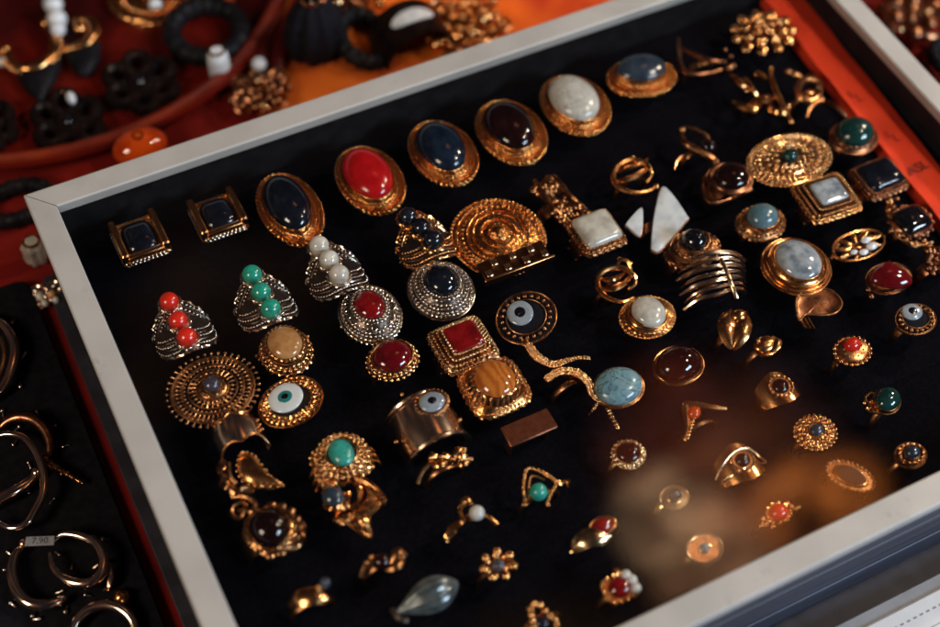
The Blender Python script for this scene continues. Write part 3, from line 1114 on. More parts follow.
# ---- square rings
def square_tier(label, px, py, a, b, stone, metal, sk, steps, rz=0, dome=2.0, h=6, bandmat=None, bw=7, flat=.4):
    r = Ring(label, px, py, h, rz, (0, 0), "square_ring", "square stepped rings")
    prof = [(.92, -2.0), (1.0, -1.2), (1.0, 1.4), (.97, 2.0)]
    k, z = .90, 2.0
    for i in range(steps):
        prof += [(k, z), (k, z + 2.2), (k - .02, z + 2.5)]
        k -= .13; z += 2.4
    r.ops(a, b, [('L', prof), ('R', 1.0, .2, .75), ('R', .93, 2.0, .65)] + [('B', .87 - .13 * i, 4.5 + 2.4 * i, .65) for i in range(steps)] + [('B', .97, 1.9, .55)], metal, shape='sq', base={"pale_gold": "old_gold", "gold": "dark_gold"}.get(metal))
    r.stone(a * sk, b * sk, dome, z + .2, stone, 'sq', flat=flat)
    r.mb("band", bandmat or "old_gold").band(15, h + .5, lambda u: bw - (bw - 4) * u, 1.6, 108)
    for sg in (-1, 1):
        for kk in range(9):
            a_ = RAD(-76 + 19 * kk)
            r.mb("band", bandmat or "old_gold").sphere((15.3 * sin(a_), sg * (bw - (bw - 4) * abs(kk - 4) / 4.5), h - 14.5 + 15.3 * cos(a_)), .9)
    return r.done()


square_tier("square stepped beaded gold ring with square red stone", 463, 346, 27.5, 24, "carnelian", "pale_gold", .58, 3, bw=12)
square_tier("square gold ring with rope edges and clear white square stone", 826, 199, 25, 23, "moonstone", "gold", .56, 2, rz=-4, bandmat="bronze", bw=11, h=10)
square_tier("gold ring with milky square stone at the end of the nugget bar", 596, 234, 22, 20, "opal", "old_gold", .86, 1, dome=4.5, bandmat="bronze", bw=9, flat=.55)
square_tier("dark square stone ring half under the edge of the red strip", 878, 180, 21, 19, "onyx", "bronze", .82, 1, dome=4.5, bandmat="bronze", bw=8, flat=.55)

# ---- discs
r = Ring("wide openwork sunburst disc ring with lilac grey centre bead, above the plain polished saddle", 213, 390, 7, group="wide gold disc rings")
A, B = r.X(44), r.Y(34)
r.ops(44, 34, [('D', [(.96, -.6), (.96, 0), (.02, .4)]), ('W', .95, .4, .9), ('W', .89, .5, .5), ('S', .93, .66, .5, .6, 46, .5), ('B', .84, .8, .85, 46), ('W', .72, .8, .7), ('B', .66, .9, .8, 38),
               ('W', .57, 1.1, .6), ('S', .56, .36, 1.1, 1.8, 26, .55), ('B', .46, 1.6, .8, 24), ('W', .36, 1.9, .8), ('B', 1.07, .4, .9, 40), ('S', .95, 1.05, .4, .4, 40, .4)], "old_gold")
r.ops(44, 34, [('L', [(.36, 0), (.34, 2.2), (.27, 3.0), (.22, 4.6), (.2, 6)]), ('R', .27, 3.3, .6), ('W', .22, 5.6, .5)], "old_gold", "cone")
r.stone(9.2, 7.5, 4, 5.6, "lilac")
r.band("old_gold", 3, 2); r.done()
r = Ring("gold disc ring of beaded rings with small turquoise bead at its centre", 789, 160, 6, group="wide gold disc rings")
r.ops(39, 27, [('L', [(.9, -1.4), (1.0, -.8), (1.0, .2), (.9, .6), (.3, 2.4), (.1, 2.6)]), ('W', 1.0, .2, .8), ('B', .95, .8, 1.0, 44), ('R', .86, 1.2, .7), ('B', .76, 1.7, 1.2, 30), ('W', .66, 2.0, .6),
               ('S', .86, .68, 1.1, 2.0, 34, .5), ('B', .56, 2.5, 1.3, 18), ('R', .44, 2.9, .8), ('B', .34, 3.4, 1.2, 10), ('B', 1.05, .1, .8, 52)], "bright_gold", base="dark_gold")
r.stone(7.5, 6.5, 4.2, 3.8, "teal")
r.band("bronze", 3, 2); r.done()
r = Ring("wide gold shield disc ring with centre knob and pixelled square plate along its lower edge", 498, 238, 7, group="wide gold disc rings")
r.ops(45, 42, [('L', [(.86, -1.8), (.98, -1.0), (1.0, 0), (.97, .8), (.88, 1.0), (.86, 1.7), (.66, 3.2), (.64, 2.6), (.55, 3.2), (.53, 4.2), (.36, 5.4), (.34, 4.6), (.22, 5.2), (.16, 7.6), (.09, 8.6), (.02, 8.9)]),
               ('B', .985, .6, 1.05, 66), ('R', .87, 1.5, .7), ('W', .65, 3.2, .8), ('W', .53, 4.2, .6), ('B', .75, 2.7, .7, 40), ('W', .36, 5.4, .7), ('R', .17, 7.2, .6)], "hammered")
m = r.mb("lower_plate", "dark_gold")
pl = [r.q(482, 274, 10), r.q(546, 250, 10)]
c_ = (pl[0] + pl[1]) / 2
d_ = (pl[1] - pl[0]); L_ = d_.length; ang_ = math.atan2(d_.y, d_.x)
RM = Matrix.Rotation(ang_, 3, 'Z')
m.box((c_.x, c_.y, 8.6), (L_ * 1.02, 14, 5.0), .5, RM)
for i in range(7):
    for j in range(2):
        if (i + j) % 2 == 0:
            p = RM @ Vector((-L_ / 2 + (i + .5) * L_ / 7, -3 + 6 * j, 2.0)) + Vector((c_.x, c_.y, 9.6))
            g = MB(); g.box(p, (3.8, 4.6, 3.0), .35, RM); g.build("plate_square", "pale_gold", r.o)
m2 = RM @ Vector((0, -6.6, .6)) + Vector((c_.x, c_.y, 9.6))
r.mb('lower_edge', 'gold').box(m2, (L_ * 1.08, 1.6, 5.0), .3, RM)
r.band("bronze", 7, 3, R=14); r.done()
r = Ring("small round gold flower disc ring with dark grey centre, near the lower frame rail", 815, 433, 6, group="small gold rings in the lower rows")
r.ops(19.5, 18.5, [('L', [(.8, -1.4), (.95, -.6), (.97, .2), (.7, 1.8), (.4, 2.6)]), ('B', 1.0, .2, 1.2, 24), ('B', .82, 1.2, 1.2, 20), ('B', .62, 2.2, 1.1, 15), ('P', .98, .42, .6, 2.8, 16, .9), ('W', .40, 3.0, .7)], "gold")
r.stone(7, 6.5, 3, 2.8, "slate_blue")
r.band("old_gold", 2, 1.5); r.done()

# ---- evil eyes
eye_ring("oval gold evil eye ring with white and teal eye, below the honey stone ring", 296, 402, 33, 24, -5, -5, 18, "gold", "eye_white", "eye_teal", tilt=(-3, -8), nb=34, beadr=.9, plate="recess", erb=14.5, petals=26)
eye_ring("round dark evil eye ring with grey eye and gold bead border, above the snake ring", 531, 314, 29, 25, -5.5, -6, 12.5, "old_gold", "eye_grey", "eye_black", tilt=(4, -12), nb=22, beadr=1.2)
eye_ring("small evil eye ring with gold bead edge close to the photo's right edge", 915, 320, 19, 17, -3, -8, 9.5, "old_gold", "eye_grey", "eye_black", nb=18)

# ---- cuffs and saddles
r = Ring("plain polished gold saddle ring touching the sunburst disc", 236, 428, 10)
r.mb("band", "polished").band(13, 12, lambda u: 9.5 - 3.5 * sin(pi * min(1, u * 1.1)) + 3 * u, 1.6, 112, 52, .9)
m = r.mb("edge", "gold")
for sg in (-1, 1):
    pts = []
    for a in range(-80, 81, 5):
        w_ = 9.5 - 3.5 * sin(pi * min(1, abs(a) / 84 * 1.1)) + 3 * abs(a) / 84
        pts.append((13.2 * sin(RAD(a)), sg * w_, -1 + 13.2 * cos(RAD(a))))
    m.tube(pts, .8, 8)
for k in range(3):
    m.sphere((12.2, -4 + 3 * k, 6), 1.2)
r.done()
r = Ring("wide polished silver gold cuff ring with a small eye bead on its side", 428, 420, 12)
m = r.mb("band", "polished")
m.band(17, 16, lambda u: 13.5, 1.6, 110, 56, 1.2)
for sg in (-1, 1):
    m.tube([(17.4 * sin(RAD(a)), sg * (13.6), -1 + 17.4 * cos(RAD(a))) for a in range(-84, 85, 5)], 1.5, 8)
c = r.q(432, 402, 17)
g = MB(); g.lathe([(1.25, -1), (1.3, .6), (1.1, 1.4), (.95, 1.2)], 7.2, 6.2, c=(c.x, c.y, 16.0)); g.beads(8.8, 7.6, 16.4, .8, 24, c=(c.x, c.y, 0)); g.build("bezel", "old_gold", r.o)
g = MB(); g.dome(7, 6, 2.2, 16.8, c=(c.x, c.y, 0)); e_ = g.build("eye_disc", "eye_grey", r.o)
g = MB(); g.dome(2.4, 2.1, .6, 18.8, c=(c.x, c.y, 0)); g.build("pupil", "eye_black", e_)
for (x, y, z) in ((396, 442, 6), (460, 420, 6), (402, 395, 8)):
    g = MB(); g.sphere(r.q(x, y, z), 1.4); g.build("rivet", "gold", r.o)
r.done()
r = Ring("wide gold cuff ring of many parallel wires tied by one cross bar", 710, 286, 4)
m = r.mb("wire", "polished")
for k in range(7):
    t = k / 6
    m.tube(r.path([(674 + 10 * t + 3 * (k % 2), 266 + 44 * t), (690 + 8 * t, 259 + 41 * t), (712 + 6 * t, 253 + 41 * t), (733 + 5 * t, 253 + 36 * t), (744 + 1 * t, 261 + 32 * t)], 2, 13 - 1.5 * abs(k - 3) / 3), 1.15 if k % 2 else 1.5, 8)
r.mb("cross_bar", "pale_gold").tube([r.q(721, 259, 14), r.q(727, 272, 15), r.q(733, 287, 14.5), r.q(737, 298, 10)], 1.3, 8, flat=.6)
r.done()

# ---- moonstone, opal, larimar and other plain bezels
r = Ring("large gold ring with bluish moonstone oval in a triple wire frame", 796, 266, 6)
r.ops(30, 32, [('L', [(.85, -2.5), (1.0, -1.8), (1.02, -.6), (.97, .2), (.90, .6), (.88, 2.6), (.80, 3.2), (.74, 5.0), (.70, 6.2)]), ('W', 1.01, -.6, 1.0), ('W', .93, .8, .9), ('W', .86, 2.8, .8), ('W', .72, 6.0, .5)], "gold")
r.stone(19.5, 23.5, 5.5, 5.6, "moonstone")
r.band("bronze", 4, 2); r.done()
r = Ring("dark plain gold shield plate ring just below the moonstone ring", 817, 308, 5)
g = r.mb("plate", "bronze")
pts = [r.q(x, y, 5) for x, y in ((796, 300), (806, 291), (820, 289), (832, 292), (841, 303), (836, 313), (822, 316), (806, 315), (798, 321))]
P_ = smooth_path(pts, True, 5)
ce = sum(P_, Vector()) / len(P_)
g.grid([[ce + (p - ce) * k + Vector((0, 0, z)) for p in P_] for k, z in ((.9, -1.5), (1, -.8), (1, .3), (.93, .9), (.86, .5), (.4, 1.1), (.05, 1.3))], cap=(True, True))
r.mb("edge", "old_gold").tube([p + Vector((0, 0, .6)) for p in P_], .8, 8, closed=True)
m = r.mb("band", "old_gold")
for k in range(3):
    m.tube(r.path([(799 + 3 * k, 305), (800 + 4 * k, 318), (806 + 4 * k, 329)], 5, 4), .9, 6)
r.done()
r = bezel_ring("gold ring with milky white oval opal and beaded oval flange", 647, 318, 27, 22.5, None, "gold")
r.ops(27, 22.5, [('B', .98, .8, 1.0, 40), ('R', .86, 2.0, .7), ('L', [(.84, .5), (.82, 2.6), (.72, 3.4), (.62, 5.4), (.60, 6.4)]), ('W', .74, 3.4, .6), ('W', .62, 6.2, .5)], "gold")
r.stone(15.5, 17, 5, 5.8, "opal", rot=.0); r.done()
r = Ring("thin bezel ring with pale blue veined oval stone, right of the snake ring", 618, 388, 7)
r.ops(24.5, 20.5, [('L', [(.8, -2), (.98, -1.4), (1.02, 0), (1.0, 1.4), (.96, 1.8)]), ('W', 1.01, .2, .8)], "old_gold")
r.stone(23.2, 19.6, 6.0, 1.6, "larimar", flat=.8); r.band("bronze", 2, 1.6); r.done()
r = Ring("clear dark garnet dome ring in a thin gold rim, among the middle gold rings", 678, 366, 6)
r.ops(24, 20, [('L', [(.85, -1.5), (1.0, -.8), (1.03, .4), (.98, 1.0), (.94, .8)]), ('W', 1.02, .4, .7)], "gold")
r.stone(22.5, 18.5, 9.5, .8, "garnet"); r.mb("setting", "gold").sphere((11.5, 5, 6.5), 1.5); r.band("bronze", 2, 1.6); r.done()
r = bezel_ring("gold ring with glossy red drop shaped stone near the right edge", 888, 279, 22, 17, None, "bronze", group=CASE_G)
r.ops(22, 17, [('L', [(.9, .4), (.9, 3), (.86, 4)], 'tear')], "old_gold")
r.stone(20, 16, 6, 3.4, "ruby", 'tear', rot=-.5)
m = r.mb("shoulder", "bronze")
for k in range(4):
    m.sphere(r.q(868 + 3 * (k % 2), 276 + 7 * k, 5), 2.0)
r.done()
r = bezel_ring("ring with green teal oval and a gold filigree curl on its left side", 886, 402, 14, 13, "teal", "old_gold", .92, 5, 2.5, rz=25)
m = r.mb("curl", "gold")
m.tube(r.path([(876, 412), (868, 404), (865, 398), (871, 393), (877, 398), (874, 405), (868, 410), (876, 413), (890, 412), (899, 406)], 6, 6), .9, 8)
for (x, y) in ((867, 409), (871, 402), (876, 407), (864, 403)):
    m.sphere(r.q(x, y, 7), 1.3)
r.done()
bezel_ring("thin round gold ring with dark blue bead at the lower right corner of the pad", 910, 456, 15, 14, "slate_blue", "old_gold", .50, 4, 3, rope=True).done()
r = bezel_ring("faint oval gold ring with beaded rim beside the lower frame rail", 850, 477, 22, 15, "recess", "old_gold", .70, 1.2, 1.2, rz=-52, beads=26); r.done()
bezel_ring("small gold ring with round blue bead in a plain saucer bezel", 674, 498, 14, 12, "ink_blue", "pale_gold", .52, 5, 1.6).done()
bezel_ring("plain gold saucer ring with tiny grey bead, nearest the lower rail", 704, 549, 17, 15.5, "blue_grey", "pale_gold", .30, 3, 0.8, rim=1.0).done()
r = bezel_ring("small gold crown edged ring with round near black stone", 628, 455, 16, 15, "garnet", "pale_gold", .74, 3.5, 2.0, beads=22)
r.ops(16, 15, [('P', .80, 1.06, 2.4, .6, 14, 1.3)], "pale_gold"); r.done()
r = bezel_ring("small beaded oval gold ring with orange red bead", 852, 352, 17, 15, None, "old_gold")
r.ops(17, 15, [('B', 1.0, .8, 1.3, 20), ('W', .72, 1.6, .7), ('B', .55, 2.0, .9, 12)], "gold")
r.stone(8.5, 7.5, 4.5, 2.5, "coral_bead", dx=-1, dy=-4)
r.mb("band", "old_gold").tube(r.path([(846, 352), (838, 360), (836, 367)], 6, 5), 1.0, 8); r.done()

# ---- coils, snakes and free shapes
def coil_ring(label, px, py, paths, beads=(), metal="gold", rad=1.9, h=6, stones=()):
    r = Ring(label, px, py, h, 0, (0, 0), "coil_ring", "coiled and wrapped gold rings")
    m = r.mb("coil", metal)
    for p in paths:
        z0, zm, k = p[1], p[2], p[3] if len(p) > 3 else 1.0
        P = r.path(p[0], z0, zm)
        n = len(P) - 1
        m.tube(P, [rad * k * (.45 + .55 * sin(pi * (.1 + .8 * i / n))) for i in range(n + 1)], 8)
    for (x, y, z, q) in beads:
        m.sphere(r.q(x, y, z), q)
    for (x, y, z, q, s_) in stones:
        g = MB(); g.sphere(r.q(x, y, z), q, nu=16, nv=10); g.build("stone", s_, r.o)
    return r.done()


coil_ring("coiled gold serpent ring at the tip of the white shell", 632, 177,
          [([(657, 187), (645, 192), (630, 192), (617, 186), (613, 175), (618, 165), (632, 160), (646, 164), (651, 174), (646, 183)], 5, 8), ([(616, 182), (626, 180), (640, 174), (648, 168)], 6, 9, .9),
           ([(615, 173), (628, 168), (643, 163), (648, 158)], 4, 7, .8)], [(656, 187, 6, 2.2), (633, 158, 6, 1.8)])
coil_ring("coiled gold serpent ring with raised head, beside the milky opal", 614, 283,
          [([(634, 298), (622, 302), (606, 297), (598, 287), (599, 276), (609, 269), (622, 268), (633, 275), (635, 284), (628, 290)], 5, 8), ([(601, 288), (612, 290), (624, 284), (632, 274)], 6, 9, .9),
           ([(617, 266), (621, 260), (628, 262), (631, 270)], 7, 9, .8), ([(600, 279), (612, 280), (624, 274)], 6, 10, .9)], [(620, 260, 8, 2.0), (631, 263, 8, 1.3)])
r = Ring("gold snake ring with two curved scaly bodies and forked tail", 573, 380, 5, name="snake_ring", group="coiled and wrapped gold rings")
m = r.mb("snake_body", "dark_gold"); sc_ = r.mb("scales", "bright_gold")
for pts, r0 in (([(527, 345), (530, 350), (535, 357), (542, 362), (553, 366), (566, 362), (578, 358.5), (590, 359)], 2.7),
                ([(545, 382), (553, 376), (562, 373), (575, 374), (583, 379), (589, 386), (592, 395), (598, 401), (606, 404), (609, 413), (617, 428)], 2.6),
                ([(599, 402), (594, 409), (589, 415)], 1.1)):
    P = r.path(pts, 4, 6.5, sub=9)
    n = len(P) - 1
    rad = [r0 * (.50 + .50 * sin(pi * min(1, .25 + .9 * i / n))) * (1 + .10 * sin(i * 2.1)) for i in range(n + 1)]
    m.tube(P, rad, 10)
    for i in range(2, n, 2):
        t = (P[i + 1 if i < n else i] - P[i - 1]).normalized()
        sd = t.cross(Vector((0, 0, 1)))
        for k in (-.62, 0, .62):
            sc_.sphere(P[i] + sd * rad[i] * k + Vector((0, 0, rad[i] * (.95 - .45 * abs(k)))), rad[i] * .46, nu=6, nv=5)
sc_.sphere(r.q(526, 344, 5), 3.2, (.9, 1.3, .7)); sc_.sphere(r.q(617.5, 428, 4.5), 1.5)
r.band("old_gold", 2, 1.6, top=4.0); r.done()
r = Ring("long textured gold nugget bar ring above the milky square stone", 558, 205, 6)
m = r.mb("nugget_bar", "old_gold")
random.seed(3)
for i in range(74):
    u = random.random(); v = random.uniform(-1, 1)
    x, y = 541 + 40 * u + 13 * v * .8, 183 + 42 * u - 6 * v
    m.sphere(r.q(x, y, 6 + random.uniform(-1, 2.5)), random.uniform(1.8, 3.4), (1, random.uniform(.7, 1.3), .8), 8, 6)
for pts in ([(535, 182), (551, 205), (571, 226)], [(553, 177), (568, 193), (588, 216)]):
    m.tube(r.path(pts, 6, 9), 1.8, 8, twist=.8)
r.band("bronze", 5, 3, R=13); r.done()
r = Ring("gold ring holding two white triangular shell pieces", 655, 224, 4)
for nm, pts in (("shell_piece", ((661, 189), (670, 192), (687, 216), (686, 221), (662, 249), (653, 250), (651, 244), (654, 215))), ("shell_piece", ((640, 208.5), (643, 214), (642, 232), (638, 236), (628, 228), (626, 224)))):
    P_ = smooth_path([r.q(x, y, 7) for x, y in pts], True, 4)
    ce = sum(P_, Vector()) / len(P_)
    g = MB(); g.grid([[ce + (p - ce) * k + Vector((0, 0, z)) for p in P_] for k, z in ((.96, -1), (1, -.6), (1, .5), (.95, 1.0), (.5, 1.25), (.03, 1.3))], cap=(True, True)); g.build(nm, "shell", r.o)
    r.mb("bezel", "old_gold").grid([[ce + (p - ce) * k + Vector((0, 0, z)) for p in P_] for k, z in ((.9, -3), (1.03, -2.4), (1.05, -.9), (1.0, -.8), (.6, -.9))], cap=(True, True))
r.band("bronze", 3, 2); r.done()
coil_ring("slim gold bar ring with dark pinkish stone, above the split band ring", 698, 148,
          [([(681, 131), (684, 142), (695, 149), (708, 156), (717, 162)], 6, 9, 1.2), ([(684, 155), (677, 161), (674, 170)], 5, 5, .7), ([(682, 130), (690, 128), (704, 134), (714, 146)], 5, 7, .7)],
          [(682, 130, 7, 2.3), (687, 146, 9, 1.8), (716, 162, 7, 2.0)], "old_gold", 1.9, 6, [(708, 147, 9, 5.2, "brown_stone")])
r = Ring("openwork gold leaf ring with white enamel flecks, right of the moonstone", 858, 246, 5, tilt=(0, 0))
r.ops(26, 15, [('W', 1.0, .5, 1.0)], "gold")
m = r.mb("leaf_work", "gold")
for i in range(9):
    a = i * 2 * pi / 9
    c = Vector((0, 0, 5)); e = Vector((cos(a) * r.X(24), sin(a) * r.Y(14), 6))
    m.leaf([c + (e - c) * .2, (c + e) / 2 + Vector((-sin(a), cos(a), .6)) * 1.2, e], 2.0, .7)
for (x, y, sx) in ((866, 240, 2.8), (872, 246, 3.2), (864, 252, 2.6), (854, 252, 2.0)):
    g = MB(); g.sphere(r.q(x, y, 8), sx, (1.2, .8, .4)); g.build("enamel_fleck", "shell", r.o)
r.mb("band", "bronze").tube(r.path([(838, 244), (834, 252), (830, 260)], 5, 4), 1.3, 8); r.band("bronze", 2, 1.5); r.done()
r = Ring("dark stone ring with ornate gold openwork shoulders, below the red strip's end", 911, 222, 6)
r.ops(18, 17, [('L', [(.85, -2), (1.0, -1), (1.02, 1), (.95, 2)]), ('R', 1.0, .6, .9), ('B', 1.12, -.5, 1.3, 14)], "bronze")
r.stone(15.5, 15, 5.5, 1.8, "eye_black", 'rsq')
m = r.mb("shoulder", "old_gold")
for (x, y, q) in ((889, 202, 3.0), (893, 208, 2.4), (888, 211, 2.0), (892, 218, 2.0), (895, 226, 1.9), (891, 231, 1.9), (898, 236, 1.8), (906, 240, 1.9), (915, 243, 1.8), (924, 241, 1.9), (930, 246, 1.8), (897, 199, 1.6)):
    m.sphere(r.q(x, y, 6), q)
m.tube(r.path([(886, 204), (890, 220), (896, 236), (912, 245), (932, 243)], 4, 6), 1.3, 8, twist=.8)
r.band("bronze", 4, 3); r.done()
r = Ring("bronze nugget ring cut off by the right edge of the photo", 937, 262, 6)
m = r.mb("nugget", "bronze")
random.seed(9)
for i in range(30):
    m.sphere(r.q(937 + random.uniform(-9, 10), 262 + random.uniform(-13, 12), 6 + random.uniform(-1, 3)), random.uniform(1.5, 3.0), nu=8, nv=6)
r.band("bronze", 4, 3); r.done()

# top group of twig and blossom rings
coil_ring("thin dark gold twig ring with open loops, right of the slate blue oval", 700, 62,
          [([(678, 38), (679, 52), (681, 66), (690, 74), (705, 74), (722, 70)], 4, 6, .9), ([(682, 48), (698, 56), (712, 61), (724, 62)], 6, 8, .9), ([(684, 72), (678, 64)], 4, 4, .8)],
          [(725, 50, 10, 1.6), (730.5, 57, 10, 1.6), (724, 61.5, 10, 1.6), (729, 68, 8, 3.0), (733, 66, 7, 2.4)], "bronze", 1.9)
r = Ring("gold blossom cluster ring at the top end of the red strip", 763, 32, 6)
m = r.mb("blossom", "gold")
random.seed(5)
for ring_, n_, zz in ((1.0, 11, 5), (.66, 8, 8), (.30, 4, 10)):
    for i in range(n_):
        a = 2 * pi * (i + .3 * ring_) / n_
        rx, ry = r.X(27) * ring_, r.Y(22) * ring_
        m.sphere((rx * cos(a), ry * sin(a), zz + random.uniform(-.5, .8)), 3.6, (1, 1, .75), 12, 8)
        m.leaf([(rx * .6 * cos(a), ry * .6 * sin(a), zz), (rx * .9 * cos(a), ry * .9 * sin(a), zz + 2.6), (rx * 1.15 * cos(a), ry * 1.15 * sin(a), zz + .5)], 3.0, .8)
for (x, y) in ((764, 26), (770, 24), (778, 22), (757, 26)):
    m.sphere(r.q(x, y, 13), 2.4)
m.sphere(r.q(790, 37, 6), 2.2)
r.band("bronze", 4, 3); r.done()
coil_ring("branching gold bud ring with leaf tips, between blossom cluster and turquoise disc", 762, 96,
          [([(731, 75), (740, 83), (745, 90)], 6, 9, 1.2), ([(744, 78), (750, 87), (757, 96)], 6, 9, 1.1), ([(770, 68), (772, 80), (776, 92), (782, 104), (791, 122)], 6, 12, 1.1), ([(754, 75), (760, 74), (766, 80)], 7, 8, 1.1),
           ([(733, 103), (742, 107), (754, 110), (760, 104)], 5, 8, 1.5), ([(768, 108), (776, 112), (785, 112), (789, 105)], 6, 10, 1.6), ([(756, 97), (765, 102), (775, 96)], 6, 9, .9)],
          [(740, 83, 9, 1.8), (746, 91, 9, 1.7), (771, 68, 9, 1.5), (777, 95, 11, 2.3), (788, 107, 10, 2.2), (791, 122, 6, 2.0)], "gold", 1.9, 6)
coil_ring("gold ring with one round open loop and trailing arms, against the red strip", 809, 91,
          [([(821, 89), (818, 97), (809, 101), (800, 97), (798, 88), (803, 81), (812, 80), (819, 84), (821, 90)], 6, 9, 1.3), ([(803, 79), (794, 74), (786, 73)], 5, 7, 1.1), ([(818, 96), (823, 100), (815, 103), (809, 109), (806, 118)], 6, 6, .9), ([(806, 76), (813, 77), (821, 86)], 6, 8, .8)],
          [(788, 72, 7, 2.6), (794, 75, 7, 2.2), (818, 88, 10, 2.0)], "old_gold", 1.9)

# small leaf drops
r = Ring("folded gold leaf ring standing on edge, right of the garnet dome", 736, 330, 5)
m = r.mb("leaf", "gold")
m.leaf([r.q(731, 310, 6), r.q(727, 326, 10), r.q(732, 350, 5)], 5.5, 1.6); m.leaf([r.q(746, 312, 6), r.q(743, 330, 11), r.q(732, 351, 5)], 4.5, 1.8)
m.sphere(r.q(739, 316, 9), 4.2, (1.2, 1, .8)); r.band("old_gold", 2.5, 1.6); r.done()
r = Ring("small plain gold bud ring beside the folded leaf ring", 766, 347, 5)
m = r.mb("bud", "gold")
m.sphere(r.q(765, 345, 6), 6.0, (1.25, .95, .6), 16, 10)
m.leaf([r.q(772, 336, 6), r.q(778, 343, 9), r.q(768, 355, 6)], 2.4, 1.0); m.sphere(r.q(758, 341, 9), 1.4); m.tube(r.path([(755, 350), (762, 355), (772, 354), (779, 348)], 6, 7), 1.1, 8)
r.band("old_gold", 2, 1.6); r.done()
r = Ring("small gold V shaped chevron ring with beaded edge", 701, 421, 6)
m = r.mb("chevron", "gold")
m.tube(r.path([(685, 406), (697, 406), (712, 408), (726, 409)], 6, 8), [3.0 - .09 * i for i in range(19)], 8)
m.tube(r.path([(685, 407), (686, 418), (687, 430), (683, 442)], 6, 5), [3.4 - .10 * i for i in range(19)], 8)
for k in range(9):
    m.sphere(r.q(684 + 4.2 * k, 404 + .4 * k, 7.5), 1.1); m.sphere(r.q(690 - .4 * k + 6 * (1 - k / 9), 411 + 3.4 * k, 7), 1.3)
g = MB(); g.sphere(r.q(694, 413, 7.5), 3.4, (1.1, 1, .8), 14, 10); g.build("stone", "amber", r.o); r.band("old_gold", 1.5, 1.2, top=4); r.done()
r = Ring("gold eye shaped band ring with round black stone, at the edge of the glass reflection", 779, 390, 6)
r.mb("band", "gold").band(13, 9, lambda u: 8.5 * (1 - u ** 1.3) + 1.6, 1.5, 108)
r.ops(10, 10, [('L', [(.9, 1), (1.25, 2.6), (1.15, 3.8), (.9, 3.9)]), ('R', 1.1, 3.8, .6)], "old_gold"); r.stone(8, 8, 3, 3.6, "garnet"); r.done()
r = Ring("gold band ring with small garnet eye and pointed tip, in the amber reflection", 741, 464, 7)
r.mb("band", "gold").band(14, 10, lambda u: 9.5 * (1 - u ** 1.2) + 1.8, 1.5, 108)
r.ops(9, 9, [('L', [(.9, 1), (1.25, 3.0), (1.1, 4.2), (.9, 4.2)]), ('W', 1.15, 4.0, .7)], "pale_gold"); r.stone(7.5, 7.5, 3.2, 4.0, "garnet")
m = r.mb("scroll", "pale_gold")
m.tube(r.path([(716, 480), (722, 466), (734, 452), (747, 448), (758, 455), (766, 462)], 4, 12), .6, 8)
m.tube(r.path([(722, 482), (735, 474), (750, 466), (766, 463)], 4, 11), .6, 8)
r.done()
r = Ring("flat copper brown rectangular plate ring", 529, 428, 8)
RM = Matrix.Rotation(RAD(0), 3, 'Z')
r.mb("plate", "copper").box((0, 0, 8), (r.X(51), r.Y(22), 2.0), .35); r.band("copper", 4, 2, top=7); r.done()

# lower left free forms
r = Ring("gold swirl ring with a textured drop and curled tail, lower left of the pad", 250, 480, 5)
m = r.mb("swirl", "old_gold")
m.tube(r.path([(222, 462), (222, 474), (226, 487), (236, 491), (250, 489), (268, 487), (283, 487)], 5, 7), [2.4] * 20 + [2.2 - .09 * i for i in range(17)], 8, twist=.9)
m.tube(r.path([(229, 463), (230, 476), (236, 484)], 6, 7), 1.2, 8)
m.tube(r.path([(232, 497), (246, 497), (255, 504), (252, 512), (244, 508)], 4, 6), 1.7, 8)
m.tube(r.path([(248, 506), (240, 503), (232, 508), (233, 516), (240, 518), (243, 512), (238, 510)], 4, 5), 1.3, 8)
g = r.mb("drop", "gold")
P_ = smooth_path([r.q(x, y, 6) for x, y in ((243, 453), (254, 456), (262, 466), (274, 480), (284, 487), (266, 488), (248, 486), (238, 475), (238, 461))], True, 5)
ce = sum(P_, Vector()) / len(P_)
g.grid([[ce + (p - ce) * k + Vector((0, 0, z)) for p in P_] for k, z in ((.9, -1.5), (1, -.6), (1, .8), (.85, 2.6), (.5, 4.0), (.05, 4.4))], cap=(True, True))
for kk in (.98, .8, .62, .42):
    for p in P_[::2]:
        g.sphere(ce + (p - ce) * kk + Vector((0, 0, 1.2 + 3.3 * (1 - kk))), .95, nu=8, nv=6)
r.done()
r = Ring("gold ring with big dark brown round stone and ornate scalloped band", 270, 531, 6)
m = r.mb("band", "old_gold"); m.band(16, 7, lambda u: 9 - 3 * u, 1.8, 108)
r.ops(27, 23, [('L', [(.75, -2), (.9, -1), (.96, 1), (.9, 2.4), (.82, 3.0)]), ('R', .93, 1.8, 1.0)], "gold")
for i in range(9):
    a = RAD(-110 + 22 * i); m.sphere((r.X(29) * cos(a), r.Y(25) * sin(a), 6.5), 2.3, (1.3, 1, .8))
m.tube(r.path([(247, 520), (250, 540), (263, 551), (283, 551), (300, 541), (302, 527), (294, 517)], 5, 7), 1.8, 8, twist=.7)
r.stone(21, 19.5, 9, 2.6, "brown_stone"); r.done()
r = Ring("free form gold spiral ring with dark grey bead, below the turquoise oval ring", 356, 504, 6)
m = r.mb("spiral", "gold")
g_pts = ((352, 478), (366, 482), (376, 490), (383, 502), (370, 512), (367, 524), (369, 537), (358, 530), (346, 522), (336, 520), (340, 512), (352, 508), (360, 500), (359, 488))
P_ = smooth_path([r.q(x, y, 6 + 2.5 * sin(i)) for i, (x, y) in enumerate(g_pts)], True, 5)
m.tube(P_, 2.0, 8, closed=True)
